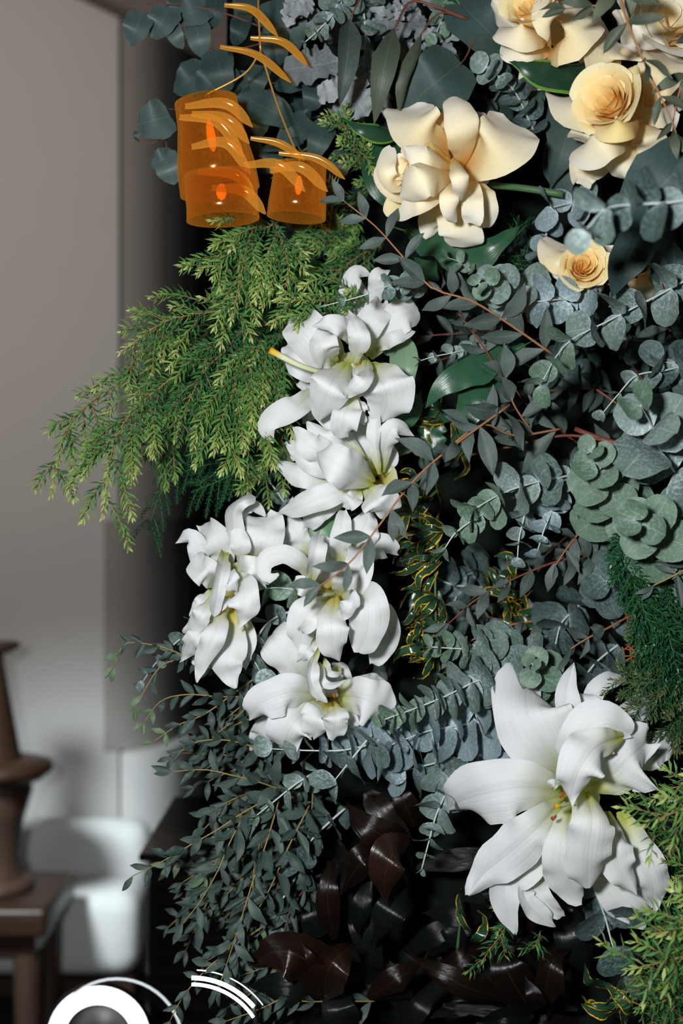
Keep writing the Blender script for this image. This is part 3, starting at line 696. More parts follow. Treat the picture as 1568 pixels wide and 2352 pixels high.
# lily in the centre
lily('lily', 'white double lily with a petal coiled like a snail, crossed by an orange stem', (770, 1350, -9), [
 ([(722,1330,-3),(690,1296,1),(655,1274,2),(617,1280,2),(603,1306,2),(618,1328,2),(640,1318,2)], 46, dict(shape='strap', cup=-.35, ruffle=.02)),
 ([(738,1350,-4),(700,1346,-1),(668,1338,-2)], 50, dict(shape='blunt', cup=-.2)),
 ([(716,1282,-7),(690,1236,-5),(674,1205,-5),(661,1180,-6)], 48, dict(cup=-.2)),
 ([(710,1272,-8),(676,1246,-7),(648,1219,-8)], 46, dict(shape='blunt')),
 ([(714,1340,-1),(722,1284,3),(728,1250,3),(733,1224,1)], 42, dict(cup=.5, roll=-20)),
 ([(770,1300,-6),(748,1262,-4),(725,1236,-4)], 62, dict(shape='blunt', cup=.2)),
 ([(782,1300,-5),(782,1240,-2),(786,1200,-2),(792,1172,-3)], 48, dict(shape='blunt', cup=.3, ruffle=.08)),
 ([(816,1290,-7),(832,1228,-4),(850,1168,-5)], 72, dict(shape='blunt', cup=-.2)),
 ([(830,1300,-7),(868,1258,-5),(890,1252,-5),(912,1270,-6)], 58, dict(cup=-.2)),
 ([(776,1380,-2),(806,1336,2),(826,1290,2),(828,1250,0)], 74, dict(shape='blunt', cup=.25, y=1)),
 ([(760,1350,-7),(756,1310,-5),(762,1270,-5)], 70, dict(shape='blunt', cup=.3, y=1)),
 ([(802,1350,-1),(842,1380,4),(846,1440,4),(824,1500,2)], 88, dict(shape='rblunt', cup=-.25, ruffle=.04)),
 ([(838,1360,-6),(872,1420,-3),(878,1478,-3),(852,1524,-5)], 78, dict(shape='blunt', cup=-.15, ruffle=.09)),
 ([(770,1368,2),(762,1430,7),(764,1485,6),(780,1520,4)], 72, dict(shape='blunt', cup=-.3, ruffle=.04, y=1)),
 ([(786,1356,3),(802,1376,7),(792,1405,7),(778,1414,5)], 44, dict(cup=-.4, ruffle=.12)),
 ([(756,1382,1),(726,1412,5),(706,1438,5),(686,1450,4)], 40, dict(cup=.3)),
 ([(760,1376,-2),(716,1396,2),(692,1436,2),(692,1512,0)], 70, dict(cup=-.25, ruffle=.06, y=1)),
 ([(730,1462,-1),(706,1496,1),(694,1520,0)], 44, dict(cup=.3, ruffle=.12)),
 ([(732,1488,3),(714,1542,6),(722,1582,6),(749,1614,5)], 32, dict(cup=.45, roll=25)),
 ([(734,1520,1),(738,1560,4),(762,1575,4),(797,1560,3)], 24, dict(cup=.4, shape='narrow')),
 ([(744,1510,0),(756,1544,2),(772,1548,2),(788,1543,1)], 18, dict(cup=.4, shape='narrow')),
 ([(778,1530,-5),(765,1560,-4),(770,1580,-5)], 40, dict(shape='blunt')),
], anthers=[((716,1356,5),(738,1362,5))], style=([(768,1364,3),(740,1366,6),(706,1366,7)], 4.5))
# lower centre lily
lily('lily', 'white lily with a pale yellow throat, lowest of the centre column', (756, 1602, -10), [
 ([(716,1588,-5),(676,1534,0),(634,1476,1),(622,1456,-1),(640,1450,-3)], 86, dict(shape='rose', cup=-.3, ruffle=.05)),
 ([(740,1598,-4),(668,1592,1),(600,1616,1),(572,1656,-1)], 92, dict(cup=-.2, ruffle=.06, rib=.05)),
 ([(730,1604,-6),(672,1630,-4),(630,1640,-4),(604,1648,-5)], 68, dict(shape='blunt')),
 ([(738,1620,-4),(686,1652,0),(660,1690,0),(668,1726,-2)], 112, dict(shape='blunt', cup=-.25, ruffle=.06)),
 ([(660,1650,-8),(622,1668,-6),(604,1692,-6),(586,1716,-8)], 62, dict(shape='blunt', ruffle=.13)),
 ([(622,1680,-9),(626,1700,-8),(640,1722,-9)], 60, dict(shape='blunt', ruffle=.1)),
 ([(752,1614,-2),(734,1650,2),(720,1700,0)], 84, dict(shape='blunt', cup=-.3, y=1)),
 ([(764,1612,0),(770,1650,3),(766,1700,1)], 62, dict(shape='blunt', cup=-.4, y=1)),
 ([(782,1620,-4),(794,1656,-2),(796,1700,-4)], 60, dict(shape='blunt', cup=-.2)),
 ([(776,1600,-4),(826,1606,0),(862,1620,0),(892,1636,-2)], 108, dict(shape='rblunt', cup=-.2, ruffle=.05)),
 ([(788,1590,-6),(836,1570,-3),(878,1564,-5)], 46, dict(cup=.3, ruffle=.1)),
 ([(782,1588,-8),(776,1550,-7),(764,1530,-8)], 56, dict(shape='blunt')),
 ([(752,1602,-5),(746,1584,-3),(738,1566,-3)], 50, dict(shape='blunt', cup=.4, y=1)),
], anthers=[((766,1594,1),(768,1602,1))])
# top lily
lily('lily', 'white lily with a long greenish style, highest of the centre column', (810, 855, -9), [
 ([(812,790,-9),(797,700,-7),(806,648,-6),(822,622,-6),(846,632,-7)], 44, dict(cup=-.3, shape='strap')),
 ([(858,740,-9),(862,670,-7),(868,635,-6),(892,620,-7)], 40, dict(cup=-.35, shape='strap')),
 ([(820,780,-10),(818,730,-9),(826,690,-9),(834,660,-10)], 92, dict(shape='blunt')),
 ([(846,822,-6),(880,764,-3),(926,724,-2),(962,714,-4)], 74, dict(shape='rose', cup=-.25, ruffle=.05)),
 ([(862,806,-5),(902,778,-2),(952,764,-3)], 34, dict(cup=.3)),
 ([(828,800,-5),(844,750,-2),(868,716,-2),(880,696,-4)], 64, dict(shape='blunt', cup=.3)),
 ([(806,842,-2),(824,786,3),(814,745,3),(800,718,1)], 50, dict(cup=-.35)),
 ([(806,790,-2),(792,756,3),(756,742,4),(716,748,3)], 48, dict(shape='lily', cup=-.4, ruffle=.1)),
 ([(786,824,-5),(728,790,-1),(694,756,-1),(676,734,-3)], 104, dict(shape='blunt', cup=.3, ruffle=.06)),
 ([(770,834,-3),(745,806,1),(742,775,1),(752,752,0)], 66, dict(shape='blunt', cup=.3)),
 ([(760,858,-4),(706,838,-1),(678,812,-1),(660,790,-3)], 76, dict(shape='blunt', cup=-.3)),
 ([(740,880,-8),(712,878,-7),(684,880,-8)], 40, dict(shape='blunt')),
 ([(735,890,-5),(680,934,-1),(628,962,-1),(612,986,-1),(626,1018,-2)], 58, dict(shape='lily', cup=.3, ruffle=.07)),
 ([(740,930,-9),(710,950,-8),(690,962,-9)], 36, dict(shape='blunt')),
 ([(798,832,0),(762,880,6),(744,920,5),(732,968,2)], 92, dict(shape='blunt', cup=-.35, ruffle=.03)),
 ([(842,826,1),(838,866,6),(812,890,6),(794,912,4)], 42, dict(shape='strap', cup=-.4)),
 ([(846,836,-2),(880,878,3),(890,920,2),(876,972,-1)], 122, dict(shape='blunt', cup=-.15, ruffle=.05)),
 ([(806,906,1),(796,950,4),(790,990,3),(800,1004,2)], 62, dict(shape='blunt', cup=.3)),
 ([(812,900,0),(820,945,2),(836,972,1)], 50, dict(shape='lily', cup=-.3)),
 ([(822,836,-2),(812,858,0),(802,872,0)], 34, dict(shape='strap', cup=.5, y=1)),
], style=([(755,860,2),(700,844,4),(660,826,5),(619,804,6)], 6))
# half-open lily below it
lily('lily', 'half-open white lily with narrow pointed petals, just below the top one', (866, 1098, -8), [
 ([(842,1060,-4),(780,990,-1),(714,938,-2)], 40, dict(cup=-.4)),
 ([(836,1064,-3),(756,1018,0),(705,968,-1)], 58, dict(cup=-.4)),
 ([(822,1080,-3),(730,1034,1),(696,1006,1),(671,983,0)], 66, dict(cup=-.45)),
 ([(816,1094,-4),(720,1064,0),(659,1022,-2)], 52, dict(cup=-.4)),
 ([(794,1114,-5),(704,1096,-2),(631,1060,-4)], 56, dict(cup=-.35)),
 ([(860,1110,-1),(800,1078,5),(752,1052,5),(726,1038,3)], 94, dict(shape='blunt', cup=-.3, ruffle=.03)),
 ([(872,1090,-3),(862,1020,0),(864,970,0),(870,928,-2)], 34, dict(cup=.5, roll=35)),
 ([(878,1086,-4),(884,1020,0),(908,980,1),(948,1002,-1)], 50, dict(cup=-.3)),
 ([(862,1084,-7),(844,1020,-5),(838,960,-6)], 74, dict(shape='blunt', cup=.3)),
 ([(880,1090,-6),(890,1050,-5),(880,1020,-6)], 46, dict(shape='blunt')),
 ([(845,1116,-3),(770,1134,1),(700,1158,1),(642,1180,-2)], 58, dict(cup=-.3, ruffle=.06)),
 ([(822,1130,-5),(748,1160,-3),(716,1192,-3),(700,1214,-5)], 58, dict(cup=-.3)),
 ([(838,1114,-2),(868,1146,2),(886,1166,1),(890,1186,-1)], 84, dict(shape='blunt', cup=-.3)),
 ([(826,1126,-1),(808,1150,1),(786,1164,0)], 40, dict(shape='blunt')),
 ([(700,1010,-9),(660,1040,-9),(648,1064,-10)], 44, dict()),
 ([(670,1150,-9),(664,1178,-8),(672,1140,-8)], 12, dict()),
 ([(690,1190,-9),(680,1220,-8),(662,1240,-9)], 40, dict()),
])
# ------------------------------------------------------------------ roses
def rose_core(th, c, axis, R, n=15, mat=M_ROSEY, height=1.15, seed=1, open0=6, open1=48, depth=0.9):
    """spiral of cupped petals around an axis; c rim centre (world), R metres"""
    rg = random.Random(seed); A = axis.normalized()
    X = A.cross(Vector((0.13, 0.2, 0.97))).normalized(); Y = A.cross(X)
    o = c-A*(R*depth)
    for k in range(n):
        f = (k+0.5)/n; phi = k*2.399+rg.uniform(-.2, .2)
        rr = R*(0.10+0.62*f**0.8); lean = math.radians(open0+(open1-open0)*f**1.5)
        half = (1.25-0.45*f)+rg.uniform(-.1, .1)
        h = R*height*(0.85+0.12*f)+rg.uniform(-.05, .05)*R
        nu, nv = 10, 9; v, fc, uv = [], [], []
        for j in range(nv+1):
            t = j/nv
            for i in range(nu+1):
                u = -1+2*i/nu
                w = smooth_tab([(0,.55),(.3,.9),(.7,1),(.92,.9),(1,.72)], t)
                a = phi+u*half*w
                rad = rr*(0.35+0.65*min(1, t*1.8)**0.7)+math.sin(lean)*h*t*t*0.8+R*0.05*u*(1-f*.5)
                lip = R*0.13*max(0, t-0.78)/0.22*(0.4+f)
                hh = h*t*math.cos(lean*0.7)*(1-0.10*u*u)-lip*0.5*f
                rad += lip
                v.append(o+A*hh+(X*math.cos(a)+Y*math.sin(a))*rad); uv.append((0.05+t*(0.55+0.4*f), 0.5+0.5*u))
        for j in range(nv):
            for i in range(nu):
                q = j*(nu+1)+i; fc.append((q, q+1, q+nu+2, q+nu+1))
        th.mesh('petal', v, fc, uv, mat)
def rose(name, label, base, petals, cores=()):
    th = Thing(name, label, 'flower', P(*base), 'cream roses')
    for p in petals:
        kw = dict(shape='rose', ruffle=.05, rib=0.0); kw.update(p[2] if len(p) > 2 else {})
        if kw['shape'] == 'blunt': kw['shape'] = 'rblunt'
        mat = M_ROSEY if kw.pop('y', 0) else M_ROSE
        blade(th, 'petal', p[0], p[1], mat, **kw)
    for (c, ax_, R, kw) in cores:
        rose_core(th, P(*c), Vector(ax_), R*pxl(c[2]), **kw)
    return th
r1 = rose('rose', 'wide open cream rose with loose outer petals, nearest the picture centre', (1046, 380, -8), [
 ([(1028,340,-6),(1006,262,-3),(1012,215,-4),(1034,190,-6)], 82, dict(cup=.25)),
 ([(1062,382,-4),(1066,310,2),(1052,250,2),(1038,222,0)], 76, dict(shape='blunt', cup=-.3)),
 ([(1030,345,-4),(978,318,0),(946,282,0),(930,248,-3)], 116, dict(cup=.25)),
 ([(1064,382,-5),(1122,352,0),(1158,318,0),(1180,284,-3)], 138, dict(cup=.2, ruffle=.03)),
 ([(1078,340,-9),(1092,296,-8),(1104,258,-9)], 38, dict(shape='blunt')),
 ([(1064,404,-5),(1092,446,-2),(1102,490,-2),(1090,520,-4)], 84, dict(cup=-.2)),
 ([(1060,410,-2),(1082,452,2),(1086,490,2),(1080,512,1)], 52, dict(cup=.3, ruffle=.1)),
 ([(1040,430,-5),(1054,490,-2),(1062,540,-2),(1056,568,-4)], 100, dict(cup=-.15, ruffle=.03)),
 ([(1042,362,1),(1054,392,7),(1060,430,7),(1056,462,4)], 40, dict(shape='blunt', cup=-.5)),
 ([(1038,400,0),(1030,440,5),(1036,480,5),(1048,510,3)], 44, dict(shape='blunt', cup=-.4)),
 ([(1028,440,-6),(1002,478,-5),(992,520,-6),(1000,536,-7)], 66, dict(cup=-.2)),
 ([(1030,330,-9),(1060,380,-8),(1060,450,-9)], 120, dict(shape='blunt', cup=.1)),
 # bud leaning left
 ([(1036,372,-3),(984,350,0),(950,340,0),(924,332,-1)], 62, dict(shape='blunt', cup=-.35, y=1)),
 ([(1036,380,2),(990,362,6),(956,352,6),(926,336,5)], 66, dict(shape='lily', cup=-.45)),
 ([(1040,398,2),(986,400,8),(950,420,8),(918,452,5)], 84, dict(shape='blunt', cup=-.5)),
 ([(1030,420,0),(976,462,5),(940,482,4),(908,506,2)], 50, dict(shape='lily', cup=.4)),
 ([(1010,440,-3),(950,455,-1),(910,470,-2),(896,500,-3)], 60, dict(shape='blunt', cup=.3, y=1)),
 ([(960,440,-2),(912,438,1),(886,408,1),(892,360,0)], 56, dict(shape='blunt', cup=.3)),
 ([(960,400,-1),(905,425,3),(884,390,4),(900,338,2)], 44, dict(shape='blunt', cup=.4)),
], cores=[((918,384,3), (-0.86,-0.50,0.06), 46, dict(n=9, seed=3, mat=M_ROSE, depth=1.0, open1=20))])
g = tube_geo(spline([P(1120,425,-9), P(1200,432,-7), P(1292,446,-6)], 10), 8*S, 9*S, 9)
r1.mesh('stem', *g, M_GSTEM, label='cut green rose stem')
rose('rose', 'cream rose with a tight golden centre turned left, at the right edge', (1420, 240, -6), [
 ([(1410,190,-3),(1398,146,1),(1404,118,1),(1420,98,-2)], 134, dict(cup=.25)),
 ([(1390,150,-7),(1362,130,-5),(1352,104,-6)], 70, dict(cup=.2)),
 ([(1378,236,-4),(1344,244,-1),(1322,236,-1),(1306,222,-3)], 128, dict(cup=.3)),
 ([(1470,230,-4),(1502,190,0),(1520,150,0),(1532,118,-3)], 112, dict(cup=.2)),
 ([(1450,260,-6),(1500,232,-3),(1546,240,-5)], 130, dict(cup=.2)),
 ([(1362,280,-4),(1344,308,-2),(1336,326,-4)], 66, dict(cup=.2)),
 ([(1452,300,1),(1400,322,6),(1352,342,5),(1310,354,2)], 84, dict(shape='blunt', cup=-.3, ruffle=.05)),
 ([(1460,280,-1),(1492,312,2),(1492,340,1),(1470,362,-1)], 82, dict(cup=-.3)),
 ([(1452,310,-3),(1440,356,0),(1420,384,0),(1404,402,-2)], 104, dict(shape='blunt', cup=-.2)),
 ([(1490,310,-6),(1508,350,-5),(1500,372,-6)], 70, dict(cup=-.2)),
 ([(1382,345,-5),(1376,376,-4),(1382,408,-5)], 52, dict(cup=-.2)),
 ([(1344,352,-7),(1332,384,-6),(1336,412,-7)], 56, dict(cup=.3)),
 ([(1372,380,-7),(1350,400,-6),(1334,424,-7)], 46, dict(cup=.3)),
 ([(1466,258,3),(1440,288,8),(1400,296,8),(1368,286,5)], 58, dict(shape='blunt', cup=-.4, y=1)),
 ([(1478,240,1),(1474,200,6),(1440,172,7),(1410,166,5)], 66, dict(shape='blunt', cup=-.3, y=1)),
], cores=[((1386,224,7), (-0.55,-0.80,0.14), 84, dict(n=19, seed=5, open0=2, open1=14, height=1.3, depth=1.15))])
rose('rose', 'cream rose cut off by the top edge, above the striped green leaf', (1250, 30, -6), [
 ([(1262,118,-1),(1300,84,4),(1326,44,4),(1330,-6,1)], 128, dict(shape='blunt', cup=-.3)),
 ([(1232,40,-5),(1178,20,-2),(1156,36,-2),(1142,60,-4)], 84, dict(shape='blunt', cup=-.2)),
 ([(1262,76,0),(1214,76,5),(1176,70,5),(1146,64,2)], 74, dict(shape='blunt', cup=-.4)),
 ([(1266,108,-2),(1218,110,2),(1184,112,2),(1160,100,0)], 62, dict(shape='blunt', cup=-.3)),
 ([(1262,112,-4),(1240,126,-2),(1216,126,-3)], 40, dict(shape='blunt', cup=.2)),
 ([(1266,100,2),(1262,56,7),(1256,16,7),(1260,-26,5)], 66, dict(shape='blunt', cup=-.4)),
 ([(1290,10,-4),(1270,-40,-2),(1230,-60,-3)], 140, dict(cup=.2)),
 ([(1300,110,-5),(1290,50,-4),(1280,-20,-5)], 130, dict(shape='blunt', cup=.2)),
 ([(1240,110,-6),(1220,60,-5),(1230,0,-6)], 120, dict(shape='blunt', cup=.2)),
 ([(1250,150,-8),(1232,178,-7),(1228,208,-8)], 78, dict(shape='rose', cup=.2)),
], cores=[((1214,2,6), (-0.42,-0.80,0.40), 66, dict(n=14, seed=9, open0=2, open1=14, height=1.3, depth=1.1))])
rose('rose', 'small cream rose half hidden under blurred grey leaves at the right', (1340, 610, -8), [
 ([(1330,600,-5),(1296,596,-3),(1276,580,-4),(1282,556,-6)], 84, dict(shape='rose', cup=.2)),
 ([(1330,620,-5),(1300,632,-3),(1282,646,-4)], 70, dict(shape='rose', cup=.2)),
 ([(1350,620,-4),(1372,636,-2),(1382,652,-3),(1386,664,-5)], 70, dict(shape='blunt', cup=-.3)),
 ([(1350,600,-4),(1376,580,-2),(1386,560,-4)], 90, dict(cup=.3)),
 ([(1345,650,-6),(1350,668,-5),(1352,684,-7)], 70, dict(cup=-.2)),
], cores=[((1340,606,0), (-0.1,-0.95,0.1), 62, dict(n=18, seed=12, open0=2, open1=12, height=1.2, depth=1.1))])
rose('rose', 'cream rose in the top right corner, crossed by olive leaf stems', (1530, 60, -8), [
 ([(1520,60,-6),(1490,20,-3),(1470,-10,-4)], 130, dict(cup=.2)),
 ([(1530,50,-5),(1570,20,-2),(1600,-10,-4)], 150, dict(cup=.2)),
 ([(1520,70,-5),(1550,110,-2),(1580,150,-4)], 150, dict(cup=-.2)),
 ([(1500,60,-7),(1450,70,-5),(1424,90,-7)], 110, dict(cup=.2)),
 ([(1530,90,-8),(1540,180,-6),(1550,260,-8)], 120, dict(cup=-.1)),
 ([(1540,40,-1),(1500,70,3),(1470,110,2)], 96, dict(shape='blunt', cup=-.3)),
], cores=[((1545,40,2), (0.2,-0.9,0.3), 80, dict(n=13, seed=15, mat=M_ROSE, open1=40))])
rose('rose', 'cream rose bud almost hidden behind a broad dark leaf at the right', (1466, 660, -11), [
 ([(1462,640,-10),(1456,670,-8),(1462,700,-9)], 40, dict(cup=-.3)),
 ([(1474,630,-9),(1484,660,-7),(1478,696,-8)], 44, dict(cup=-.3)),
 ([(1462,640,-12),(1490,650,-11),(1506,640,-12)], 60, dict(cup=.3)),
])

# ------------------------------------------------------------------ leafy stems
LEAFM = {}
def leaf_mesh(shape, mat, var):
    k = (shape, mat.name, var)
    if k not in LEAFM:
        rg = random.Random(hash(shape) % 97 + var*13)
        cup = (0.10, -0.12, 0.22, 0.02)[var % 4]; bend = (0.10, -0.10, 0.0, 0.18)[var % 4]
        ff = Vector((0, 0, 1))
        pts = [Vector((0, 0, 0)), Vector((0.03*(var-1.5), 0.5, bend)), Vector((0, 1, bend*0.2))]
        if shape in ('round', 'heart'): g = blade_geo(pts, 1.0, shape, cup, 0.02, 1.5, 0, None, ff, 11, 4, 0.01, var*1.7, 0.0, 0.015)
        else: g = blade_geo(pts, 1.0, shape, cup, 0.03, 1.2, 0, None, ff, 9, 4, 0.02, var*1.7, 0.0, 0.02)
        LEAFM[k] = mesh_from('leaf_'+shape, g[0], g[1], g[2], mat)
    return LEAFM[k]
def put_leaf(th, pos, dr, nr, L, W, shape, mat, name='leaf', parent=None):
    dr = dr.normalized(); nr = (nr-dr*nr.dot(dr))
    if nr.length < 1e-4: nr = Vector((0.1, -0.3, 0.9))-dr*dr.dot(Vector((0.1, -0.3, 0.9)))
    nr.normalize(); sd = dr.cross(nr)
    p = pos-th.b
    M = Matrix(((sd.x*W, dr.x*L, nr.x*L, p.x), (sd.y*W, dr.y*L, nr.y*L, p.y), (sd.z*W, dr.z*L, nr.z*L, p.z), (0, 0, 0, 1)))
    return th.part(name, leaf_mesh(shape, mat, random.randrange(4)), parent, local=M)
def stem_of(th, path, r0, r1, mat, name='stem', sides=6):
    g = tube_geo(path, r0, r1, sides); return th.mesh(name, *g, mat)

def cinerea(label, pts, dia0, dia1, n, mat=M_CIN, ang=68, az0=0.0, group='silver dollar eucalyptus stems', stemr=3.0, tipmat=None, name='silver_eucalyptus', elong=1.0, seed=None, shape='round', t0=0.02):
    if seed is not None: random.seed(seed)
    W = [V3(p) for p in pts]; path = spline(W, 40); fr = frames(path, CAMV)
    th = Thing(name, label, 'foliage', path[0], group)
    k = pxl(sum((p[2] if len(p) > 2 else 0) for p in pts)/len(pts))
    stem_of(th, path[::2], stemr*k, stemr*0.45*k, M_WSTEM)
    for i in range(n):
        f = i/(n-1); t = t0+(1-t0)*f
        x = min(39.999, t*40); a = int(x); pos = path[a].lerp(path[a+1], x-a); T, Sd, Nn = fr[a]
        if abs(T.dot(CAMV)) > 0.7:    # stem pointing at the viewer
            Sd = T.cross(Vector((0.1, 0.05, 1))).normalized(); Nn = Sd.cross(T)
        az = math.radians(az0+90*(i % 2)+rnd(-14, 14))
        dia = (dia0+(dia1-dia0)*f**1.15)*k*rnd(0.9, 1.08)
        an = math.radians((ang if f < 0.85 else ang*(0.95-1.6*(f-0.85)))+rnd(-9, 9))
        for s in (0, math.pi):
            A = Sd*math.cos(az+s)+Nn*math.sin(az+s)
            dr = A*math.sin(an)+T*math.cos(an)
            m = mat if (tipmat is None or f < 0.7) else tipmat
            put_leaf(th, pos+A*(stemr*0.3*k), dr, T+A*-0.1+Vector((rnd(-.15,.15), rnd(-.15,.15), rnd(-.15,.15))), dia*rnd(.93,1.05)*elong, dia*rnd(.95,1.1), shape, m)
    return th
def willow(label, pts, L, W, n, mat=M_WIL, stem=M_TWIG, group='long-leaved eucalyptus stems', stemr=3.2, name='willow_eucalyptus', ang=52, seed=None, tip=0.6, shape='lance', facing=0.75, tipmat=None, t0=0.04):
    if seed is not None: random.seed(seed)
    Wp = [V3(p) for p in pts]; path = spline(Wp, 40); fr = frames(path, CAMV)
    th = Thing(name, label, 'foliage', path[0], group)
    k = pxl(sum((p[2] if len(p) > 2 else 0) for p in pts)/len(pts))
    stem_of(th, path[::2], stemr*k, stemr*0.5*k, stem)
    for i in range(n):
        f = i/max(1, n-1); t = t0+(1-t0)*f
        x = min(39.999, t*40); a = int(x); pos = path[a].lerp(path[a+1], x-a); T, Sd, Nn = fr[a]
        for s in (1, -1):
            if rnd(0, 1) < 0.06: continue
            an = math.radians(ang+rnd(-24, 22)); 
            if f > 0.93: an *= 0.55
            az = rnd(-50, 50)*math.pi/180 + (math.pi/2 if i % 3 == 2 else 0)*rnd(.3, .8)
            A = Sd*math.cos(az)*s+Nn*math.sin(az)*rnd(.4, 1)
            dr = A*math.sin(an)+T*math.cos(an)+Vector((0, 0, rnd(-.18, .05)))
            nr = CAMV*(facing*1.5)+Vector((rnd(-.7,.7), rnd(-.3,.3), rnd(-.5,.9)))
            sc = (1-(1-tip)*f)*rnd(0.78, 1.1)
            m = mat if (tipmat is None or f < 0.8) else tipmat
            put_leaf(th, pos, dr, nr, L*sc*k, W*sc*k*rnd(.85, 1.1), shape, m)
    return th

# silver dollar stems, hand placed
cinerea('silver round-leaved stem fanning left below the small rose at the right edge', [(1650,600,2),(1530,668,4),(1400,735,5),(1300,790,6),(1240,884,8)], 106, 58, 9, M_CIN, 66, 20, tipmat=M_CING, seed=11)
cinerea('large grey-green rosette with huge round leaves at the right edge, beside the thick brown branch', [(1580,1130,-2),(1520,1040,5),(1500,985,9),(1470,930,13)], 158, 62, 4, M_CIN, 62, 40, tipmat=M_CING, seed=12, t0=.25)
cinerea('round-leaved rosette stacked like a cone, left of the huge rosettes', [(1420,1215,-8),(1392,1140,0),(1372,1085,5),(1358,1038,9)], 126, 46, 9, M_CING, 64, 35, seed=13)
cinerea('green rosette facing the viewer at the right edge, above the dark fern', [(1600,1290,-8),(1530,1235,0),(1480,1205,8),(1455,1195,12)], 180, 50, 8, M_CING, 70, 20, seed=14)
cinerea('silver round-leaved stem pointing left over the variegated leaves', [(1320,1090,-3),(1240,1105,0),(1160,1130,2),(1095,1165,3)], 78, 66, 6, M_CIN, 66, 70, tipmat=M_CING, seed=15)
cinerea('short pale stem with pairs of round leaves above the yellow-edged leaves', [(1130,1170,-1),(1085,1195,2),(1045,1225,3),(1022,1258,3)], 62, 40, 5, M_CING, 64, 30, seed=16)
cinerea('small silver stem hanging between two rosettes above the red twig', [(1215,1130,-5),(1205,1180,-3),(1192,1235,-2),(1188,1280,-2)], 52, 34, 6, M_CIN, 62, 20, seed=17)
cinerea('small silver stem hanging right beside the cone of stacked leaves', [(1275,1125,-5),(1265,1175,-3),(1248,1220,-2),(1235,1262,-2)], 54, 36, 6, M_CINB, 62, 50, seed=18)
cinerea('long silver stem with closely stacked leaves running left to the lowest centre lily', [(1195,1540,-5),(1110,1558,-1),(1020,1600,1),(945,1630,2),(884,1652,3)], 96, 34, 17, M_CIN, 70, 70, tipmat=M_CING, seed=19)
cinerea('silver stem above the long stacked one, its tip left by the yellow leaves', [(1200,1500,-7),(1130,1490,-4),(1060,1490,-2),(990,1486,-1)], 80, 34, 12, M_CIN, 68, 60, tipmat=M_CING, seed=20)
cinerea('bluish stem of disc leaves lying under the lowest centre lily', [(930,1660,-5),(865,1702,-3),(795,1722,-2),(715,1724,-2),(625,1720,-3)], 96, 46, 11, M_CINB, 66, 72, tipmat=M_CIN, seed=21)
cinerea('bluish stem with curled disc leaves left of the big lily', [(1150,1650,-8),(1060,1665,-5),(980,1680,-3),(900,1710,-2)], 104, 88, 10, M_CINB, 70, 60, seed=22)
cinerea('bluish stem tucked low between the big lily and the dark leaves', [(1170,1740,-8),(1090,1735,-6),(1010,1750,-5),(930,1770,-5)], 88, 74, 7, M_CINB, 70, 40, seed=23)
cinerea('silver stem drooping over the dark leaves to a small green tip', [(1060,1768,-7),(1030,1812,-4),(1002,1870,-2),(984,1935,-1),(968,1996,0)], 96, 20, 9, M_CIN, 66, 15, tipmat=M_CING, seed=24)
cinerea('pair of drooping bluish discs below the lowest centre lily', [(850,1690,1),(810,1740,2),(770,1790,2)], 82, 66, 3, M_CIN, 66, 45, seed=25)
cinerea('pale round rosette just above the big lily', [(1260,1590,-8),(1236,1555,-3),(1226,1534,1),(1222,1525,3)], 92, 36, 5, M_CING, 72, 25, seed=26)
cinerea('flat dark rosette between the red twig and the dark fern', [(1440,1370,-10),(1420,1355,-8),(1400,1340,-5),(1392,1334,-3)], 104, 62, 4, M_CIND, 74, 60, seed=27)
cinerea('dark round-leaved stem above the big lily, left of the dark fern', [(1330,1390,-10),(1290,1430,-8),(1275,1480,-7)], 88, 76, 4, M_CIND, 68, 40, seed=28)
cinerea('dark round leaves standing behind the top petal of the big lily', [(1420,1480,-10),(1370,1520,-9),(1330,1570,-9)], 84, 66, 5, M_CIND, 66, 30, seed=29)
cinerea('pale green rosette with a bright tip, right of the top lily', [(1220,690,-5),(1165,660,1),(1128,652,5),(1100,652,8)], 92, 30, 7, M_CIN, 66, 40, tipmat=M_CING, seed=30)
cinerea('open silver sprig with narrow leaves beside the pale rosette', [(1330,690,-4),(1280,688,-1),(1230,692,0),(1190,680,0)], 78, 60, 4, M_CINB, 64, 20, elong=1.05, seed=31, shape='heart')
cinerea('blurred grey-green stem hanging in front of the roses, nearest the lens', [(1700,430,24),(1560,462,26),(1450,470,27),(1390,480,28),(1345,528,29)], 132, 60, 7, M_CIND, 72, 80, tipmat=M_CIN, seed=32, stemr=4)
cinerea('dark round-leaved sprig below the big lily in the right corner', [(1370,2055,-8),(1390,2110,-5),(1406,2170,-4),(1432,2240,-4)], 86, 84, 4, M_CIND, 68, 60, seed=33)
cinerea('compact rosette of small discs above the open cream rose', [(1225,300,-9),(1185,215,-5),(1150,180,-3),(1118,155,0)], 52, 44, 9, M_CIND, 62, 30, tipmat=M_CIN, seed=34)
cinerea('pale small-leaved stem at the top edge over the felted leaves', [(790,-30,-5),(765,30,-3),(730,70,-2),(702,95,-2)], 62, 26, 7, M_CIN, 66, 30, tipmat=M_CING, seed=35)
cinerea('small waxy stem descending beside the first long hanging leaf', [(830,-20,-8),(838,60,-7),(838,110,-6),(834,150,-6)], 56, 34, 6, M_CIN, 64, 20, seed=36)
cinerea('small stem at the top edge above the broad grey leaf', [(1030,0,-8),(1012,50,-6),(1000,80,-5)], 50, 30, 4, M_CING, 64, 20, seed=37)
cinerea('silver sprig with bare pale stem at the right edge', [(1600,830,-3),(1530,850,-1),(1462,862,0),(1420,905,0),(1386,946,0)], 60, 26, 6, M_CIN, 60, 20, seed=38, elong=1.1)
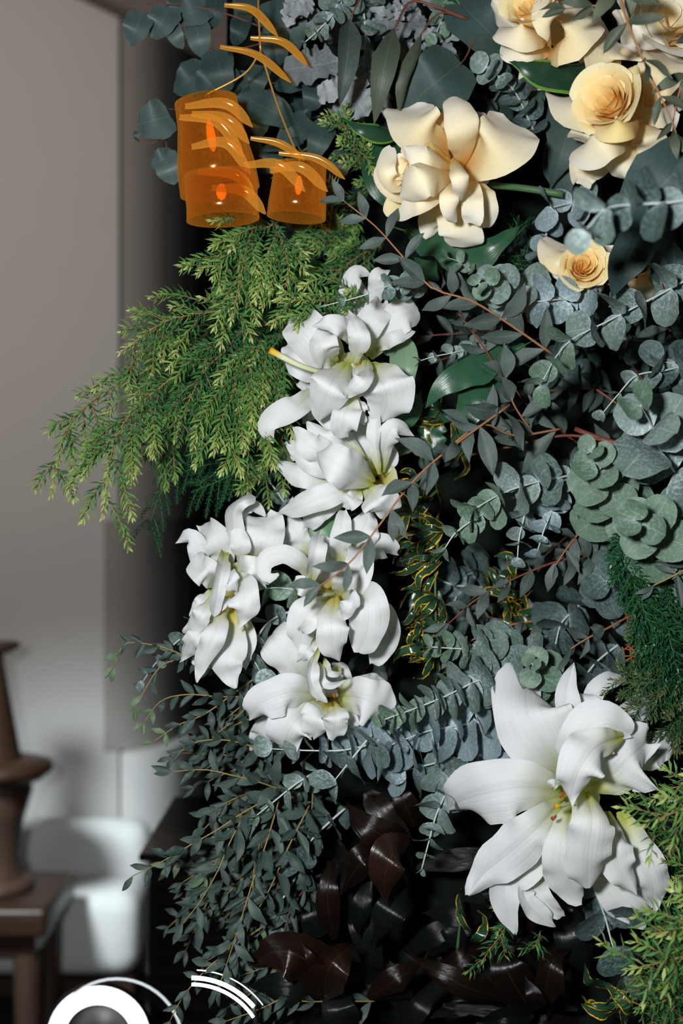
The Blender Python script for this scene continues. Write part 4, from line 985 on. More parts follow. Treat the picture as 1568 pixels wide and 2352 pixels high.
cinerea('short dark sprig with round leaves at the right edge above the huge rosette', [(1620,860,-4),(1560,840,-2),(1520,830,-1)], 84, 60, 4, M_CIND, 66, 40, seed=39)
cinerea('thin sprig of tiny buds crossing the tips of the top lily', [(960,655,-3),(900,655,3),(830,680,4),(738,704,3)], 50, 14, 7, M_CIN, 60, 20, tipmat=M_CING, seed=40, stemr=2.4)
cinerea('thin silver sprig behind the lime needles, above the leftmost lily', [(560,1060,-12),(612,1100,-11),(650,1150,-10),(690,1210,-10)], 36, 34, 7, M_CIN, 58, 20, seed=41, stemr=2.4, elong=1.1, shape='heart')
cinerea('green round leaves between the leftmost and the centre lily', [(730,1360,-8),(680,1355,-6),(640,1350,-5),(608,1352,-6)], 82, 60, 3, M_CING, 60, 20, seed=42)
cinerea('pale drooping sprig between the leftmost and the lowest centre lily', [(700,1400,-9),(650,1410,-8),(606,1440,-7),(580,1500,-6),(596,1540,-6)], 60, 56, 6, M_CIN, 56, 20, seed=43)
cinerea('thin silver sprig left of the leftmost lily, pointing down', [(455,1440,-9),(405,1475,-8),(360,1520,-8),(328,1565,-8)], 40, 26, 6, M_CIN, 60, 25, seed=44, stemr=2.2, elong=1.15)
cinerea('silver sprig with a bright green bud in the left thicket', [(730,1770,-3),(680,1800,-1),(630,1840,0),(590,1872,1)], 46, 26, 5, M_CIN, 58, 20, tipmat=M_CING, seed=45, elong=1.2)
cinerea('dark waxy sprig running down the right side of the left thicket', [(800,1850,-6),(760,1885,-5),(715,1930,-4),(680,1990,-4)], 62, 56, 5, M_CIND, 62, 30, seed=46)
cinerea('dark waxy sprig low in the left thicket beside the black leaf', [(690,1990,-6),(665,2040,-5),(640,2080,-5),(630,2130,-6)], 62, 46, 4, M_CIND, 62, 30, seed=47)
cinerea('cluster of bluish discs behind the cut rose stem', [(1350,470,-10),(1310,468,-8),(1270,475,-7)], 62, 66, 3, M_CINB, 76, 40, seed=48)
cinerea('bluish sprig hanging left of the small half-hidden rose', [(1262,500,-10),(1250,560,-9),(1250,610,-8),(1262,660,-8)], 50, 46, 5, M_CINB, 60, 20, seed=49)
cinerea('narrow silver sprig in front of the dark lobed leaf at the centre', [(1110,790,-6),(1050,808,-3),(1000,818,-2),(966,828,-2)], 40, 20, 6, M_CIN, 50, 80, seed=50, stemr=2.2)
cinerea('tiny green sprig with round buds below the open cream rose', [(1080,620,-6),(1050,600,-4),(1028,592,-3)], 30, 22, 3, M_CING, 60, 20, seed=51, stemr=2)
cinerea('silver sprig hidden below the stacked silver stems', [(1170,1600,-9),(1120,1640,-7),(1080,1690,-6)], 70, 60, 5, M_CIN, 66, 30, seed=52)

# long-leaved stems, hand placed
willow('orange-stemmed long-leaved spray arching from the amber streaks towards the right', [(1270,815,-1),(1180,752,1),(1085,692,3),(990,660,4),(918,582,4),(862,520,3),(790,462,2)], 122, 42, 10, seed=61)
willow('orange stem descending from the long-leaved spray past the lobed leaf', [(1165,885,-3),(1112,800,-1),(1060,730,0),(1012,665,1)], 92, 34, 4, stem=M_RED, seed=62)
willow('orange-stemmed spray reaching down-left across the centre lilies', [(1170,930,2),(1020,1040,6),(940,1115,8),(868,1210,9),(800,1296,9),(736,1344,9)], 126, 44, 9, seed=63)
willow('narrow-leaved spray with grey leaves at the heart of the greenery', [(1290,985,-3),(1180,1000,0),(1110,975,3),(1040,1020,4),(985,1075,3)], 128, 38, 7, stem=M_TWIG, seed=64)
willow('upright grey leaves rising beside the lobed leaf', [(1220,990,-2),(1180,930,1),(1160,870,2)], 124, 52, 4, seed=65)
willow('red-stemmed spray running left under the silver rosettes', [(1430,1268,-8),(1300,1284,-5),(1200,1320,-4),(1100,1372,-3),(1030,1432,-3)], 96, 34, 9, stem=M_RED, seed=66)
willow('short orange stem rising from the red-stemmed spray', [(1345,1205,-6),(1308,1250,-4),(1275,1298,-3)], 84, 30, 4, seed=67)
willow('brown-stemmed spray left of the dark fern, over the flat rosette', [(1460,1405,-7),(1400,1440,-5),(1350,1465,-4),(1310,1490,-4)], 92, 32, 5, seed=68)
willow('yellow-stemmed spray at the right edge in front of the dark fern', [(1600,1290,2),(1560,1315,3),(1500,1345,3)], 96, 30, 3, stem=M_YTWIG, seed=69)
willow('olive-leaved stem hanging in front of the cream roses at top right', [(1416,-40,14),(1440,50,15),(1482,150,15),(1530,250,14),(1552,305,14)], 122, 40, 5, mat=M_OLIVE, stem=M_TWIG, seed=70, ang=60)
willow('olive-leaved twig at the top edge above the cream rose', [(1470,-60,12),(1430,-10,12),(1380,10,12),(1300,20,12)], 110, 36, 4, mat=M_OLIVE, stem=M_TWIG, seed=71, ang=35)
willow('olive-leaved twig coming in from the right edge beside the roses', [(1640,60,12),(1590,140,12),(1560,210,12),(1545,280,12)], 110, 34, 3, mat=M_OLIVE, stem=M_TWIG, seed=72, ang=45)
willow('grey-leaved twig below the right cream rosebud', [(1540,760,-3),(1480,690,-2),(1390,650,-2)], 84, 32, 4, seed=73)
willow('slender dark spray behind the silver sprigs at the centre right', [(1400,1060,-12),(1300,1000,-10),(1210,930,-9),(1170,870,-9)], 96, 34, 6, seed=74, stem=M_RED)
willow('slender dark spray behind the yellow-edged leaves', [(1290,1420,-12),(1200,1430,-10),(1120,1450,-9),(1040,1500,-9)], 80, 26, 7, seed=75)
# thick brown branch
bb = Thing('brown_branch', 'thick bare red-brown branch entering from the right below the silver sprig', 'branch', P(1640, 1060, -6))
stem_of(bb, spline([P(1640,1060,-6), P(1500,1030,-4), P(1400,1015,-4), P(1320,985,-5)], 14), 11*S, 6*S, M_RED, 'bark', 9)
stem_of(bb, spline([P(1410,1015,-4), P(1300,1000,-4), P(1200,1020,-3), P(1080,1045,-3)], 14), 4*S, 3*S, M_RED, 'side_twig', 7)
stem_of(bb, spline([P(1480,975,-5), P(1420,930,-4), P(1370,895,-4)], 10), 4*S, 3*S, M_RED, 'side_twig', 7)

# big round-leaved eucalyptus at the upper left
def leafset(name, label, base, stems, leaves, smat=M_RED, group=None, cat='foliage'):
    th = Thing(name, label, cat, P(*base), group)
    for (pts, r) in stems:
        stem_of(th, spline([V3(p) for p in pts], 14), r*S, r*0.6*S, smat, 'stem', 6)
    for lf in leaves:
        pts, w, mat = lf[0], lf[1], lf[2]; kw = dict(shape='heart', cup=.12, ruffle=.03, rib=.015, nt=12, nu=6)
        kw.update(lf[3] if len(lf) > 3 else {})
        blade(th, 'leaf', pts, w, mat, **kw)
    return th
def lf(x, y, ang, L, W, d, mat=M_BIG, tilt=0.0, **kw):
    """leaf centred at x,y pointing along ang (degrees, image, 0=right 90=up)"""
    a = math.radians(ang); dx, dy = math.cos(a)*L/2, -math.sin(a)*L/2
    return ([(x-dx, y-dy, d-tilt), (x, y, d+1.2), (x+dx, y+dy, d+tilt)], W, mat, kw)
RG = 'round-leaved eucalyptus at the upper left'
leafset('round_eucalyptus', 'pale round leaves on a red twig in front of the sloping beam', (600, 60, -12),
 [([(600,62,-12),(520,32,-11),(430,12,-10),(340,10,-9)], 2.2), ([(500,125,-11),(450,95,-10),(410,40,-10)], 1.8)],
 [lf(312,66,250,84,66,-9,M_BIGL), lf(370,52,240,82,72,-9.5,M_BIGL), lf(404,84,300,64,40,-10,M_BIGL), lf(440,28,200,80,70,-11,M_BIGL), lf(456,86,285,104,62,-11,M_BIGL), lf(492,26,260,84,50,-12), lf(400,20,230,60,50,-11.5,M_BIGL)], group=RG)
leafset('round_eucalyptus', 'cluster of overlapping dark round leaves above the amber streaks', (640, 130, -13),
 [([(640,90,-13),(560,110,-12),(505,125,-11),(470,160,-11)], 2.0), ([(640,190,-13),(600,192,-12),(570,190,-12)], 1.6)],
 [lf(437,182,215,96,80,-12,M_BIG), lf(488,188,230,108,92,-11,M_BIG), lf(506,164,285,100,74,-10,M_BIG), lf(497,218,240,90,80,-13), lf(592,184,260,70,52,-11,M_BIG), lf(548,72,250,72,48,-12,M_BIG), lf(548,218,230,110,84,-14), lf(632,110,280,90,70,-14), lf(656,56,300,130,108,-15), lf(560,20,250,70,60,-14)], group=RG)
leafset('round_eucalyptus', 'dark broad leaves on red twigs right of the amber streaks', (760, 290, -14),
 [([(760,320,-14),(700,290,-13),(650,230,-13),(610,200,-13)], 2.0), ([(700,330,-13),(670,290,-12),(650,270,-12)], 1.8)],
 [lf(627,256,335,118,78,-11,M_BIG), lf(718,224,255,66,56,-10,M_BIG), lf(668,186,200,80,60,-12), lf(594,290,250,60,46,-12), lf(674,300,215,92,70,-12), lf(732,326,250,104,56,-12), lf(570,346,230,56,44,-13), lf(648,334,195,96,24,-10), lf(616,368,240,70,54,-13), lf(700,370,250,80,60,-14), lf(560,280,230,80,64,-15), lf(780,380,260,70,50,-14), lf(692,260,300,60,50,-14)], group=RG)
leafset('round_eucalyptus', 'three pale leaves dangling on a thin twig at the far left of the foliage', (480, 300, -12),
 [([(480,300,-12),(420,296,-11),(380,312,-10),(345,330,-10),(312,318,-10)], 1.8), ([(380,312,-10),(382,330,-10),(383,352,-10)], 1.6), ([(480,262,-12),(430,255,-11),(388,250,-10)], 1.6)],
 [lf(352,276,195,80,94,-9,M_BIGL), lf(372,366,200,64,52,-9.5,M_BIGL), lf(388,388,290,76,66,-9,M_BIGL), lf(312,312,100,24,16,-10,M_BIGL)], group=RG)
leafset('hanging_eucalyptus', 'red twig with three long hanging leaves and one broad grey leaf', (1180, 110, -4),
 [([(1075,45,-4),(1000,15,-3),(940,5,-3),(905,70,-2)], 4.0), ([(1075,45,-4),(1010,30,-3),(965,80,-2)], 2.6), ([(830,-10,-3),(815,20,-2),(803,44,-2)], 2.4), ([(1120,60,-5),(1094,82,-4),(1070,130,-3),(1056,148,-2)], 3.0)],
 [([(803,44,-2),(800,110,2),(790,180,3),(780,246,1)], 56, M_WIL, dict(shape='lance', cup=.5, roll=15)),
  ([(905,64,-2),(888,130,1),(874,200,1),(858,288,-1)], 58, M_OLIVE, dict(shape='lance', cup=.2)),
  ([(968,78,-3),(948,140,-1),(926,200,-1),(914,272,-3)], 40, M_OLIVE, dict(shape='lance', cup=.5, roll=-35)),
  ([(1060,144,-3),(1010,182,-1),(966,220,-2),(936,286,-4)], 142, M_BIG, dict(shape='heart', cup=.1)),
  ([(1044,-10,-6),(1080,30,-4),(1120,70,-4),(1172,122,-6)], 128, M_BIG, dict(shape='round', cup=.1))])
leafset('broad_dark_leaves', 'broad dark grey leaves filling the gap between the open rose and the right rose', (1290, 150, -12), [([(1290,150,-13),(1270,200,-12),(1225,180,-12)], 2.0)],
 [([(1325,170,-12),(1312,260,-10),(1290,350,-10),(1262,440,-12)], 110, M_BIG, dict(shape='ti')), ([(1222,170,-11),(1226,220,-9),(1224,270,-9),(1212,308,-10)], 50, M_BIG, dict(shape='ti')), ([(1280,300,-14),(1290,400,-13),(1310,470,-14)], 90, M_BIG, dict(shape='ti'))])
leafset('foreground_leaf', 'very broad blurred dark leaf at the right edge below the roses', (1640, 330, 12), [([(1640,330,12),(1600,350,12),(1570,360,12)], 3)],
 [([(1600,330,10),(1545,400,11),(1500,450,10),(1470,520,8)], 170, M_BIG, dict(shape='round'))])
leafset('foreground_leaf', 'long dark leaf standing upright beside the small half-hidden rose', (1500, 480, 8), [([(1500,470,8),(1490,500,8),(1480,520,8)], 2.5)],
 [([(1482,515,6),(1452,570,8),(1425,630,8),(1402,686,6)], 92, M_BIG, dict(shape='ti', cup=.15))])
leafset('foreground_leaf', 'pointed dark leaf rising from the silver stem at the right edge', (1520, 680, 2), [([(1530,690,1),(1524,672,2),(1520,650,2)], 2.5)],
 [([(1520,660,1),(1514,620,2),(1512,575,1)], 42, M_BIG, dict(shape='lance')), ([(1540,640,0),(1548,600,1),(1545,552,0)], 46, M_BIG, dict(shape='lance'))])
# green glossy leaves
def gleaf(label, pts, w, mat, name='green_leaf', **kw):
    th = Thing(name, label, 'leaf', V3(pts[0]), 'single green leaves')
    k = dict(cup=.15, ruffle=.06, rib=.03, nt=22, nu=8); k.update(kw)
    blade(th, 'leaf_blade', pts, w, mat, **k)
    q0 = V3(pts[0]); q1 = V3(pts[1])
    stem_of(th, [q0-(q1-q0).normalized()*0.03+Vector((0, .02, 0)), q0, q0.lerp(q1, .25)+Vector((0, .0006, 0))], 2.2*S, 1.4*S, M_GSTEM, 'leaf_stalk')
gleaf('long glossy green wavy leaf pointing down-left at the centre', [(1205,792,-4),(1130,832,-2),(1060,862,-1),(1012,892,-1),(976,938,-2)], 78, M_GREEN, shape='wavy')
gleaf('pale green leaf hanging beside the top lily', [(880,806,-8),(918,800,-6),(932,850,-5),(938,924,-6)], 66, M_GREENP, shape='ti')
gleaf('mid-green pointed leaf right of the top lily, below the pale one', [(872,1000,-9),(910,965,-7),(945,938,-6),(972,892,-7)], 66, M_GREEN, shape='ti')
gleaf('dark green lobed leaf hanging below the long wavy one', [(1160,850,-6),(1100,900,-4),(1075,955,-4),(1058,1014,-5)], 84, M_GREEN, shape='wavy')
gleaf('dark lobed leaf under the open cream rose, its pointed lobe rising right', [(930,530,-9),(1010,570,-7),(1080,592,-6),(1130,572,-5),(1194,518,-5)], 84, M_GREEN, shape='oak')
gleaf('lime-edged dark green leaf under the top cream rose', [(1400,140,-4),(1330,172,0),(1240,166,2),(1190,140,2),(1132,116,0)], 78, M_DRAC, shape='ti', cup=-.3)
gleaf('small lime-edged leaf left of the open cream rose', [(925,300,-7),(880,308,-5),(830,296,-4),(784,270,-5)], 44, M_DRAC, shape='ti', cup=-.3)
gleaf('dark green leaf curling behind the left side of the open rose', [(945,300,-10),(890,350,-9),(872,420,-8),(905,500,-9)], 92, M_GREEN, shape='ti')
gleaf('striped narrow leaf at the top edge beside the big dark leaf', [(1020,-30,-6),(1050,30,-5),(1068,80,-5),(1078,120,-6)], 26, M_DRAC, shape='ti')
gleaf('pale green leaf lying between the petals of the centre lily', [(790,1190,-7),(750,1205,-6),(710,1222,-6),(678,1232,-7)], 62, M_GREENP, shape='ti')
gleaf('dim green leaf below the half-open lily on the right', [(940,1000,-12),(910,1030,-10),(890,1060,-10)], 60, M_GREENP, shape='ti')
gleaf('dark green lobed leaf behind the long-leaved spray, left of the pale rosette', [(1000,600,-12),(960,640,-11),(920,680,-11),(890,700,-12)], 80, M_GREEN, shape='oak')
gleaf('dark green leaf deep at the centre under the lobed leaf', [(1010,930,-12),(990,990,-11),(1000,1060,-11)], 80, M_GREEN, shape='oak')

# ------------------------------------------------------------------ felted silver leaves at the top
def felted(label, base, leaves, seed):
    random.seed(seed)
    th = Thing('silver_felted_sprig', label, 'foliage', P(*base), 'felted silver leaves')
    for (x, y, a, L, W, d, m) in leaves:
        p, w, mt, kw = lf(x, y, a, L, W, d, m)
        blade(th, 'leaf', p, w, mt, shape='lobed', cup=.2, ruffle=.09, freq=4, nt=20, nu=6, rib=.04)
    stem_of(th, [P(*base), P(base[0], base[1]-40, base[2]-1)], 3*S, 2*S, M_WSTEM)
felted('broad felted silver leaves above the lime needle tips', (760, 190, -12), [(716,150,190,130,92,-8,M_DUSTD), (762,206,200,70,60,-7,M_DUST), (818,226,300,96,84,-7,M_DUST), (838,170,60,90,60,-9,M_DUST), (870,150,80,70,40,-9,M_DUST)], 81)
random.seed(82)
fl = []
for i in range(30):
    x, y = rnd(860, 1055), rnd(-10, 130)
    fl.append((x, y, rnd(0, 360), rnd(50, 90), rnd(18, 34), rnd(-12, -8), M_DUST if i % 2 else M_DUSTD))
felted('frilly white felted leaves bunched at the top edge', (960, 80, -13), fl, 82)
fl = [(rnd(655, 700), rnd(-10, 40), rnd(0, 360), rnd(60, 80), rnd(30, 44), rnd(-12, -9), M_DUST) for i in range(6)]
fl += [(rnd(720, 900), rnd(0, 260), rnd(0, 360), rnd(50, 80), rnd(26, 40), rnd(-14, -11), M_DUSTD) for i in range(26)]
felted('grey felted leaves deep behind the long hanging leaves', (780, 120, -15), fl, 83)

# ------------------------------------------------------------------ yellow-edged twisted leaves
def croton(label, stem, n, seed, L=(60, 100), W=(14, 24), drs=(110, 250), dd=(-6, 3), group='yellow-edged leaf clusters'):
    random.seed(seed)
    pts = [V3(p) for p in stem]; path = spline(pts, 30)
    th = Thing('variegated_sprig', label, 'foliage', path[0], group)
    stem_of(th, path[::3], 4*S, 2*S, M_GSTEM)
    for i in range(n):
        q = path[random.randrange(31)]
        a = math.radians(rnd(*drs)); l = rnd(*L)*S; c = Vector((math.cos(a), 0, math.sin(a)))
        p0 = q+Vector((rnd(-.012,.012), rnd(-.01,.02), rnd(-.012,.012)))
        side = Vector((-c.z, 0, c.x))*rnd(-.3,.3)*l
        p1 = p0+c*l*.35+Vector((0, -rnd(.004,.02), 0))+side*.6; p2 = p0+c*l*.7+Vector((0, -rnd(0,.025), 0))+side; p3 = p0+c*l+Vector((0, -rnd(-.012,.02), -rnd(0,.008)))
        v, f, u = blade_geo([p0, p1, p2, p3], rnd(*W)*S, 'narrow', rnd(-.3,.5), .10, 2.2, rnd(-50, 50), rnd(-140, 140), None, 14, 4, .02)
        th.mesh('leaf', v, f, u, M_CROT)
croton('yellow-edged twisted glossy leaves right of the centre lily', [(1010,1200,-8),(1000,1300,-7),(1000,1400,-7),(1005,1490,-8)], 62, 91, drs=(120, 260))
croton('yellow-edged leaves just right of the half-open lily, under the orange stem', [(1010,1120,-10),(960,1170,-9),(930,1220,-9)], 22, 92, drs=(120, 300))
croton('dark glossy twisted leaves with thin yellow rims at the centre', [(1080,1010,-13),(1050,960,-12),(1000,960,-12)], 20, 93, drs=(90, 270))
croton('dark glossy leaves with yellow flecks under the red twig', [(1150,1330,-14),(1160,1400,-13),(1180,1460,-13)], 34, 94, drs=(0, 360))
croton('single yellow-edged sprig in the dark bottom right corner', [(1440,2360,-6),(1420,2320,-5),(1400,2290,-5)], 8, 95, L=(70, 120), W=(20, 30), drs=(60, 200))
croton('small green sprig with a yellow tip among the dark leaves', [(1050,2180,-8),(1055,2130,-7),(1060,2100,-6)], 3, 96, drs=(60, 120))

# ------------------------------------------------------------------ dark glossy leaves at the bottom
def ti(label, base, leaves, seed):
    random.seed(seed)
    th = Thing('dark_leaf_plant', label, 'foliage', P(*base), 'dark glossy leaf plants')
    stem_of(th, [P(*base), P(base[0], base[1]+60, base[2]-6)], 6*S, 7*S, M_TID)
    for (pts, w, kw) in leaves:
        k = dict(shape='ti', cup=.35, ruffle=.03, rib=.05, nt=18, nu=8); k.update(kw); m = k.pop('m', M_TI)
        blade(th, 'leaf', pts, w, m, **k)
ti('dark brown leaves below the silver drooping stem, with bright streaks of shine', (940, 1940, -8), [
 ([(936,1945,-6),(880,1920,-2),(826,1888,-2),(790,1836,-5)], 74, dict(cup=-.3)), ([(940,1925,-4),(904,1960,0),(884,2010,0),(884,2078,-3)], 88, dict(cup=-.2, m=M_TIR)),
 ([(880,1955,-7),(838,1975,-4),(808,2010,-5),(782,2060,-8)], 72, dict(cup=-.35)), ([(954,1900,-8),(936,1860,-6),(916,1820,-6),(904,1780,-8)], 54, dict(cup=-.3)),
 ([(940,1930,-9),(880,1870,-9),(850,1830,-10),(880,1822,-11)], 66, dict(cup=.2))], 101)
ti('upright black-brown leaves at the centre bottom', (790, 2170, -9), [
 ([(768,2160,-7),(754,2090,-4),(754,2020,-4),(774,1958,-7)], 56, dict(cup=-.3)), ([(930,2020,-9),(905,2080,-6),(880,2120,-6),(850,2174,-8)], 74, dict(cup=-.2, m=M_TID)),
 ([(850,2020,-9),(834,2070,-8),(824,2110,-8),(822,2155,-9)], 48, dict(cup=-.3, m=M_TID)), ([(740,2150,-9),(720,2110,-8),(706,2060,-9)], 70, dict(m=M_TID)), ([(750,2060,-11),(725,2020,-10),(706,1990,-11)], 76, dict())], 102)
ti('wide reddish-brown leaves with a small hole, left of the bottom centre', (742, 2270, -7), [
 ([(746,2245,-4),(700,2205,0),(640,2185,0),(570,2216,-3)], 116, dict(cup=.25, m=M_TIR)), ([(742,2290,-3),(752,2235,1),(776,2198,1),(820,2168,-2)], 92, dict(cup=.45, m=M_TIR)),
 ([(744,2285,-6),(690,2278,-3),(630,2272,-3),(566,2262,-6)], 84, dict(cup=-.2, m=M_TID)), ([(778,2260,-6),(776,2310,-4),(790,2336,-4),(824,2356,-6)], 76, dict(cup=.3, m=M_TID)),
 ([(744,2230,0),(715,2200,3),(690,2160,2)], 32, dict(cup=.3, m=M_TIR))], 103)
ti('long dark leaf with a bright edge running along the bottom', (1170, 2300, -8), [
 ([(1170,2296,-6),(1080,2272,-2),(1000,2232,-2),(925,2186,-5)], 66, dict(cup=-.45)), ([(1222,2326,-7),(1180,2260,-4),(1160,2210,-4),(1160,2150,-7)], 100, dict(cup=-.2)),
 ([(1225,2320,-5),(1225,2290,-3),(1205,2240,-4)], 46, dict(cup=.4)), ([(1225,2330,-7),(1160,2342,-5),(1090,2350,-7)], 60, dict(m=M_TID))], 104)
ti('dark leaves curving under the lower petals of the big lily', (1260, 2300, -9), [
 ([(1168,2050,-11),(1200,2090,-8),(1212,2130,-8),(1186,2164,-9)], 96, dict(cup=-.4, roll=10)), ([(1275,2060,-12),(1312,2140,-9),(1336,2200,-9),(1346,2252,-11)], 92, dict(cup=-.35, m=M_TID)),
 ([(1252,2310,-8),(1258,2250,-5),(1272,2205,-5),(1308,2178,-7)], 70, dict(cup=.35)), ([(1300,2060,-11),(1296,2090,-10),(1285,2130,-11)], 36, dict())], 105)
fl = []
random.seed(106)
for i in range(34):
    x, y = rnd(700, 1330), rnd(1960, 2360); a = math.radians(rnd(0, 360)); l = rnd(80, 135); d = rnd(-17, -11)
    fl.append(([(x-math.cos(a)*l, y-math.sin(a)*l, d-2), (x, y, d), (x+math.cos(a)*l, y+math.sin(a)*l, d-3)], rnd(38, 62), dict(cup=rnd(-.4,.4), m=M_TI if i % 4 == 0 else M_TID, nt=12, nu=5)))
ti('mass of almost black leaves deep at the bottom of the picture', (1010, 2200, -18), fl, 106)

# ------------------------------------------------------------------ needle-leaved sprigs
def needle_geo(path, L, W, spacing, ang, V, F, U, rg, t_lo=0.0, t_hi=1.0, taper=0.45, bend=0.25):
    n = len(path)-1; total = sum((path[i+1]-path[i]).length for i in range(n))
    cnt = max(4, int(total/spacing)); az = rg.uniform(0, 6.28)
    for i in range(cnt):
        t = (i+0.5)/cnt; x = t*n; a = min(n-1, int(x)); pos = path[a].lerp(path[a+1], x-a)
        T = (path[a+1]-path[a]).normalized(); az += 2.4+rg.uniform(-.3, .3)
        X = T.cross(Vector((0.21, 0.93, 0.3))).normalized(); Y = T.cross(X)
        A = X*math.cos(az)+Y*math.sin(az)
        an = math.radians(ang*(1-0.45*max(0, t-0.8)/0.2)+rg.uniform(-10, 12))
        dr = (A*math.sin(an)+T*math.cos(an)).normalized()
        l = L*rg.uniform(.75, 1.15)*(1-(1-taper)*max(0, (t-0.75)/0.25))*min(1, .6+t*2)
        sd = dr.cross(T*0.7+A*-0.4+CAMV*0.6)
        sd = sd.normalized() if sd.length > 1e-4 else X
        cv = (T-dr*T.dot(dr))*(bend*l)
        w = W*0.5*rg.uniform(.8, 1.15); b = len(V)
        mid = pos+dr*(l*.5)-cv*0.15; tip = pos+dr*l+cv*0.5
        V += [pos-sd*w*.35, pos+sd*w*.35, mid-sd*w, mid+sd*w, tip]
        tt = t_lo+(t_hi-t_lo)*t
        U += [(tt, 0), (tt, 1), (tt, 0), (tt, 1), (min(1, tt+.06), .5)]
        F += [(b, b+1, b+3, b+2), (b+2, b+3, b+4)]
def sprig(name, label, mains, side=0, side_len=(70, 120), L=34, W=6.4, spacing=3.3, ang=50, mat=None, twig=None, droop=0.5, seed=1, group=None, explicit=(), stemr=2.4, spread=48, t_lo=0.1, dj=2.0, side_t=(0.15, 0.95)):
    """mains: list of pixel paths; side: side twigs per main"""
    rg = random.Random(seed); mat = mat or M_TEA; twig = twig or M_TWIG
    paths = []
    for pts in mains:
        p = spline([V3(q) for q in pts], 24); paths.append((p, stemr, t_lo, 1.0))
        for k in range(side):
            t = side_t[0]+(side_t[1]-side_t[0])*(k+rg.random()*.8)/side
            x = t*24; a = min(23, int(x)); pos = p[a].lerp(p[a+1], x-a); T = (p[a+1]-p[a]).normalized()
            s = 1 if k % 2 else -1
            an = math.radians(spread+rg.uniform(-14, 14))*s
            Tx = Vector((T.x*math.cos(an)-T.z*math.sin(an), T.y-rg.uniform(-.3, .35), T.x*math.sin(an)+T.z*math.cos(an))).normalized()
            l = rg.uniform(*side_len)*S*(1-.3*t)
            g = Vector((0, 0, -1))
            q = [pos, pos+Tx*l*.4+g*l*.06*droop, pos+Tx*l*.72+g*l*.28*droop, pos+Tx*l*.95+g*l*.62*droop]
            paths.append((spline(q, 12), stemr*.55, t_lo+.1, 1.0))
    for pts in explicit:
        paths.append((spline([V3(q) for q in pts], 14), stemr*.6, t_lo+.1, 1.0))
    th = Thing(name, label, 'foliage', paths[0][0][0], group)
    for (p, r, lo, hi) in paths:
        V, F, U = [], [], []
        needle_geo(p, L*S, W*S, spacing*S, ang, V, F, U, rg, lo, hi)
        g = tube_geo(p[::2], r*S*.8, r*S*.35, 5)
        c = th.mesh('twig', *g, twig)
        th.mesh('needles', V, F, U, mat, parent=c, kind='stuff', smooth=False)
    return th
TG = 'lime needle sprigs at the left'
sprig('needle_sprig', 'lowest lime needle branch, its tip hanging down against the grey wall', [[(590,790,-8),(500,820,-5),(411,858,-3),(340,912,-2),(291,959,-1),(256,1040,0),(236,1190,1)]], 14, (90,150), seed=201, group=TG, droop=.9,
      explicit=[[(291,959,-1),(240,990,0),(200,1040,0),(180,1085,0)], [(300,955,-1),(302,1030,1),(300,1115,1)], [(340,912,-2),(355,990,0),(352,1050,0)], [(270,1000,0),(220,1040,1),(190,1100,1)]])
sprig('needle_sprig', 'lime needle branch reaching farthest left, drooping to a yellow tip', [[(560,770,-8),(429,803,-6),(340,850,-5),(273,881,-4),(209,922,-4),(149,996,-4),(117,1140,-4)]], 12, (80,140), seed=202, group=TG, droop=.8,
      explicit=[[(160,980,-4),(170,1020,-4),(165,1050,-4)], [(209,922,-4),(225,985,-4),(214,1050,-4)]])
sprig('needle_sprig', 'lime needle branch with upward-forking tips in front of the rounded pier', [[(620,690,-8),(539,711,-5),(456,720,-4),(378,739,-3),(323,775,-3),(276,810,-3)]], 10, (80,130), seed=203, group=TG, droop=.5,
      explicit=[[(380,737,-3),(340,720,-3),(298,712,-3)], [(461,690,-4),(400,676,-4),(344,684,-4)], [(378,739,-3),(372,780,-3),(366,812,-3)], [(350,755,-3),(330,790,-3),(318,812,-3)]])
sprig('needle_sprig', 'upper lime needle sprig falling left below the amber streaks', [[(640,510,-8),(562,546,-5),(507,583,-4),(450,632,-3)]], 9, (70,110), seed=204, group=TG, droop=.5, explicit=[[(540,500,-3),(510,505,-2),(486,508,-2)], [(590,520,-4),(530,545,-3),(484,570,-3)]])
sprig('needle_sprig', 'lime needle sprig hanging straight down below the amber streaks', [[(600,500,-7),(571,550,-4),(557,615,-3),(545,670,-2),(530,738,-1)]], 8, (70,110), seed=205, group=TG, droop=.9, explicit=[[(571,560,-4),(600,630,-2),(586,690,-1)]])
sprig('needle_sprig', 'lime needle sprig hanging above the highest centre lily', [[(630,510,-7),(655,580,-4),(660,640,-3),(640,690,-3)]], 8, (70,110), seed=206, group=TG, droop=.8)
sprig('needle_sprig', 'yellow-green needle sprig touching the left petals of the highest centre lily', [[(860,690,-9),(780,690,-5),(700,690,-2),(630,690,-1)]], 8, (70,110), seed=207, group=TG, droop=.3, explicit=[[(760,720,-3),(700,722,-1),(640,728,-1)], [(800,660,-4),(740,640,-3),(690,660,-2)]])
sprig('needle_sprig', 'dense green needle branch in the middle of the left mass', [[(680,740,-9),(562,757,-6),(521,803,-4),(470,850,-3),(430,930,-2),(400,1010,-1)]], 16, (90,150), seed=208, group=TG, droop=1.0, mat=M_TEAD)
sprig('needle_sprig', 'needle branch hanging in long strands left of the highest centre lily', [[(660,760,-9),(600,800,-5),(555,860,-3),(520,940,-2),(495,1040,-1)]], 16, (90,150), seed=209, group=TG, droop=1.0, explicit=[[(560,850,-3),(500,900,-1),(455,980,0),(440,1030,0)], [(540,900,-2),(510,960,0),(488,1045,1)]])
sprig('needle_sprig', 'needle branch drooping between the lily petals and the left strands', [[(680,800,-9),(630,860,-5),(600,930,-3),(580,1000,-2),(555,1030,-2)]], 14, (80,140), seed=210, group=TG, droop=1.0, explicit=[[(620,900,-4),(605,970,-2),(598,1028,-2)]])
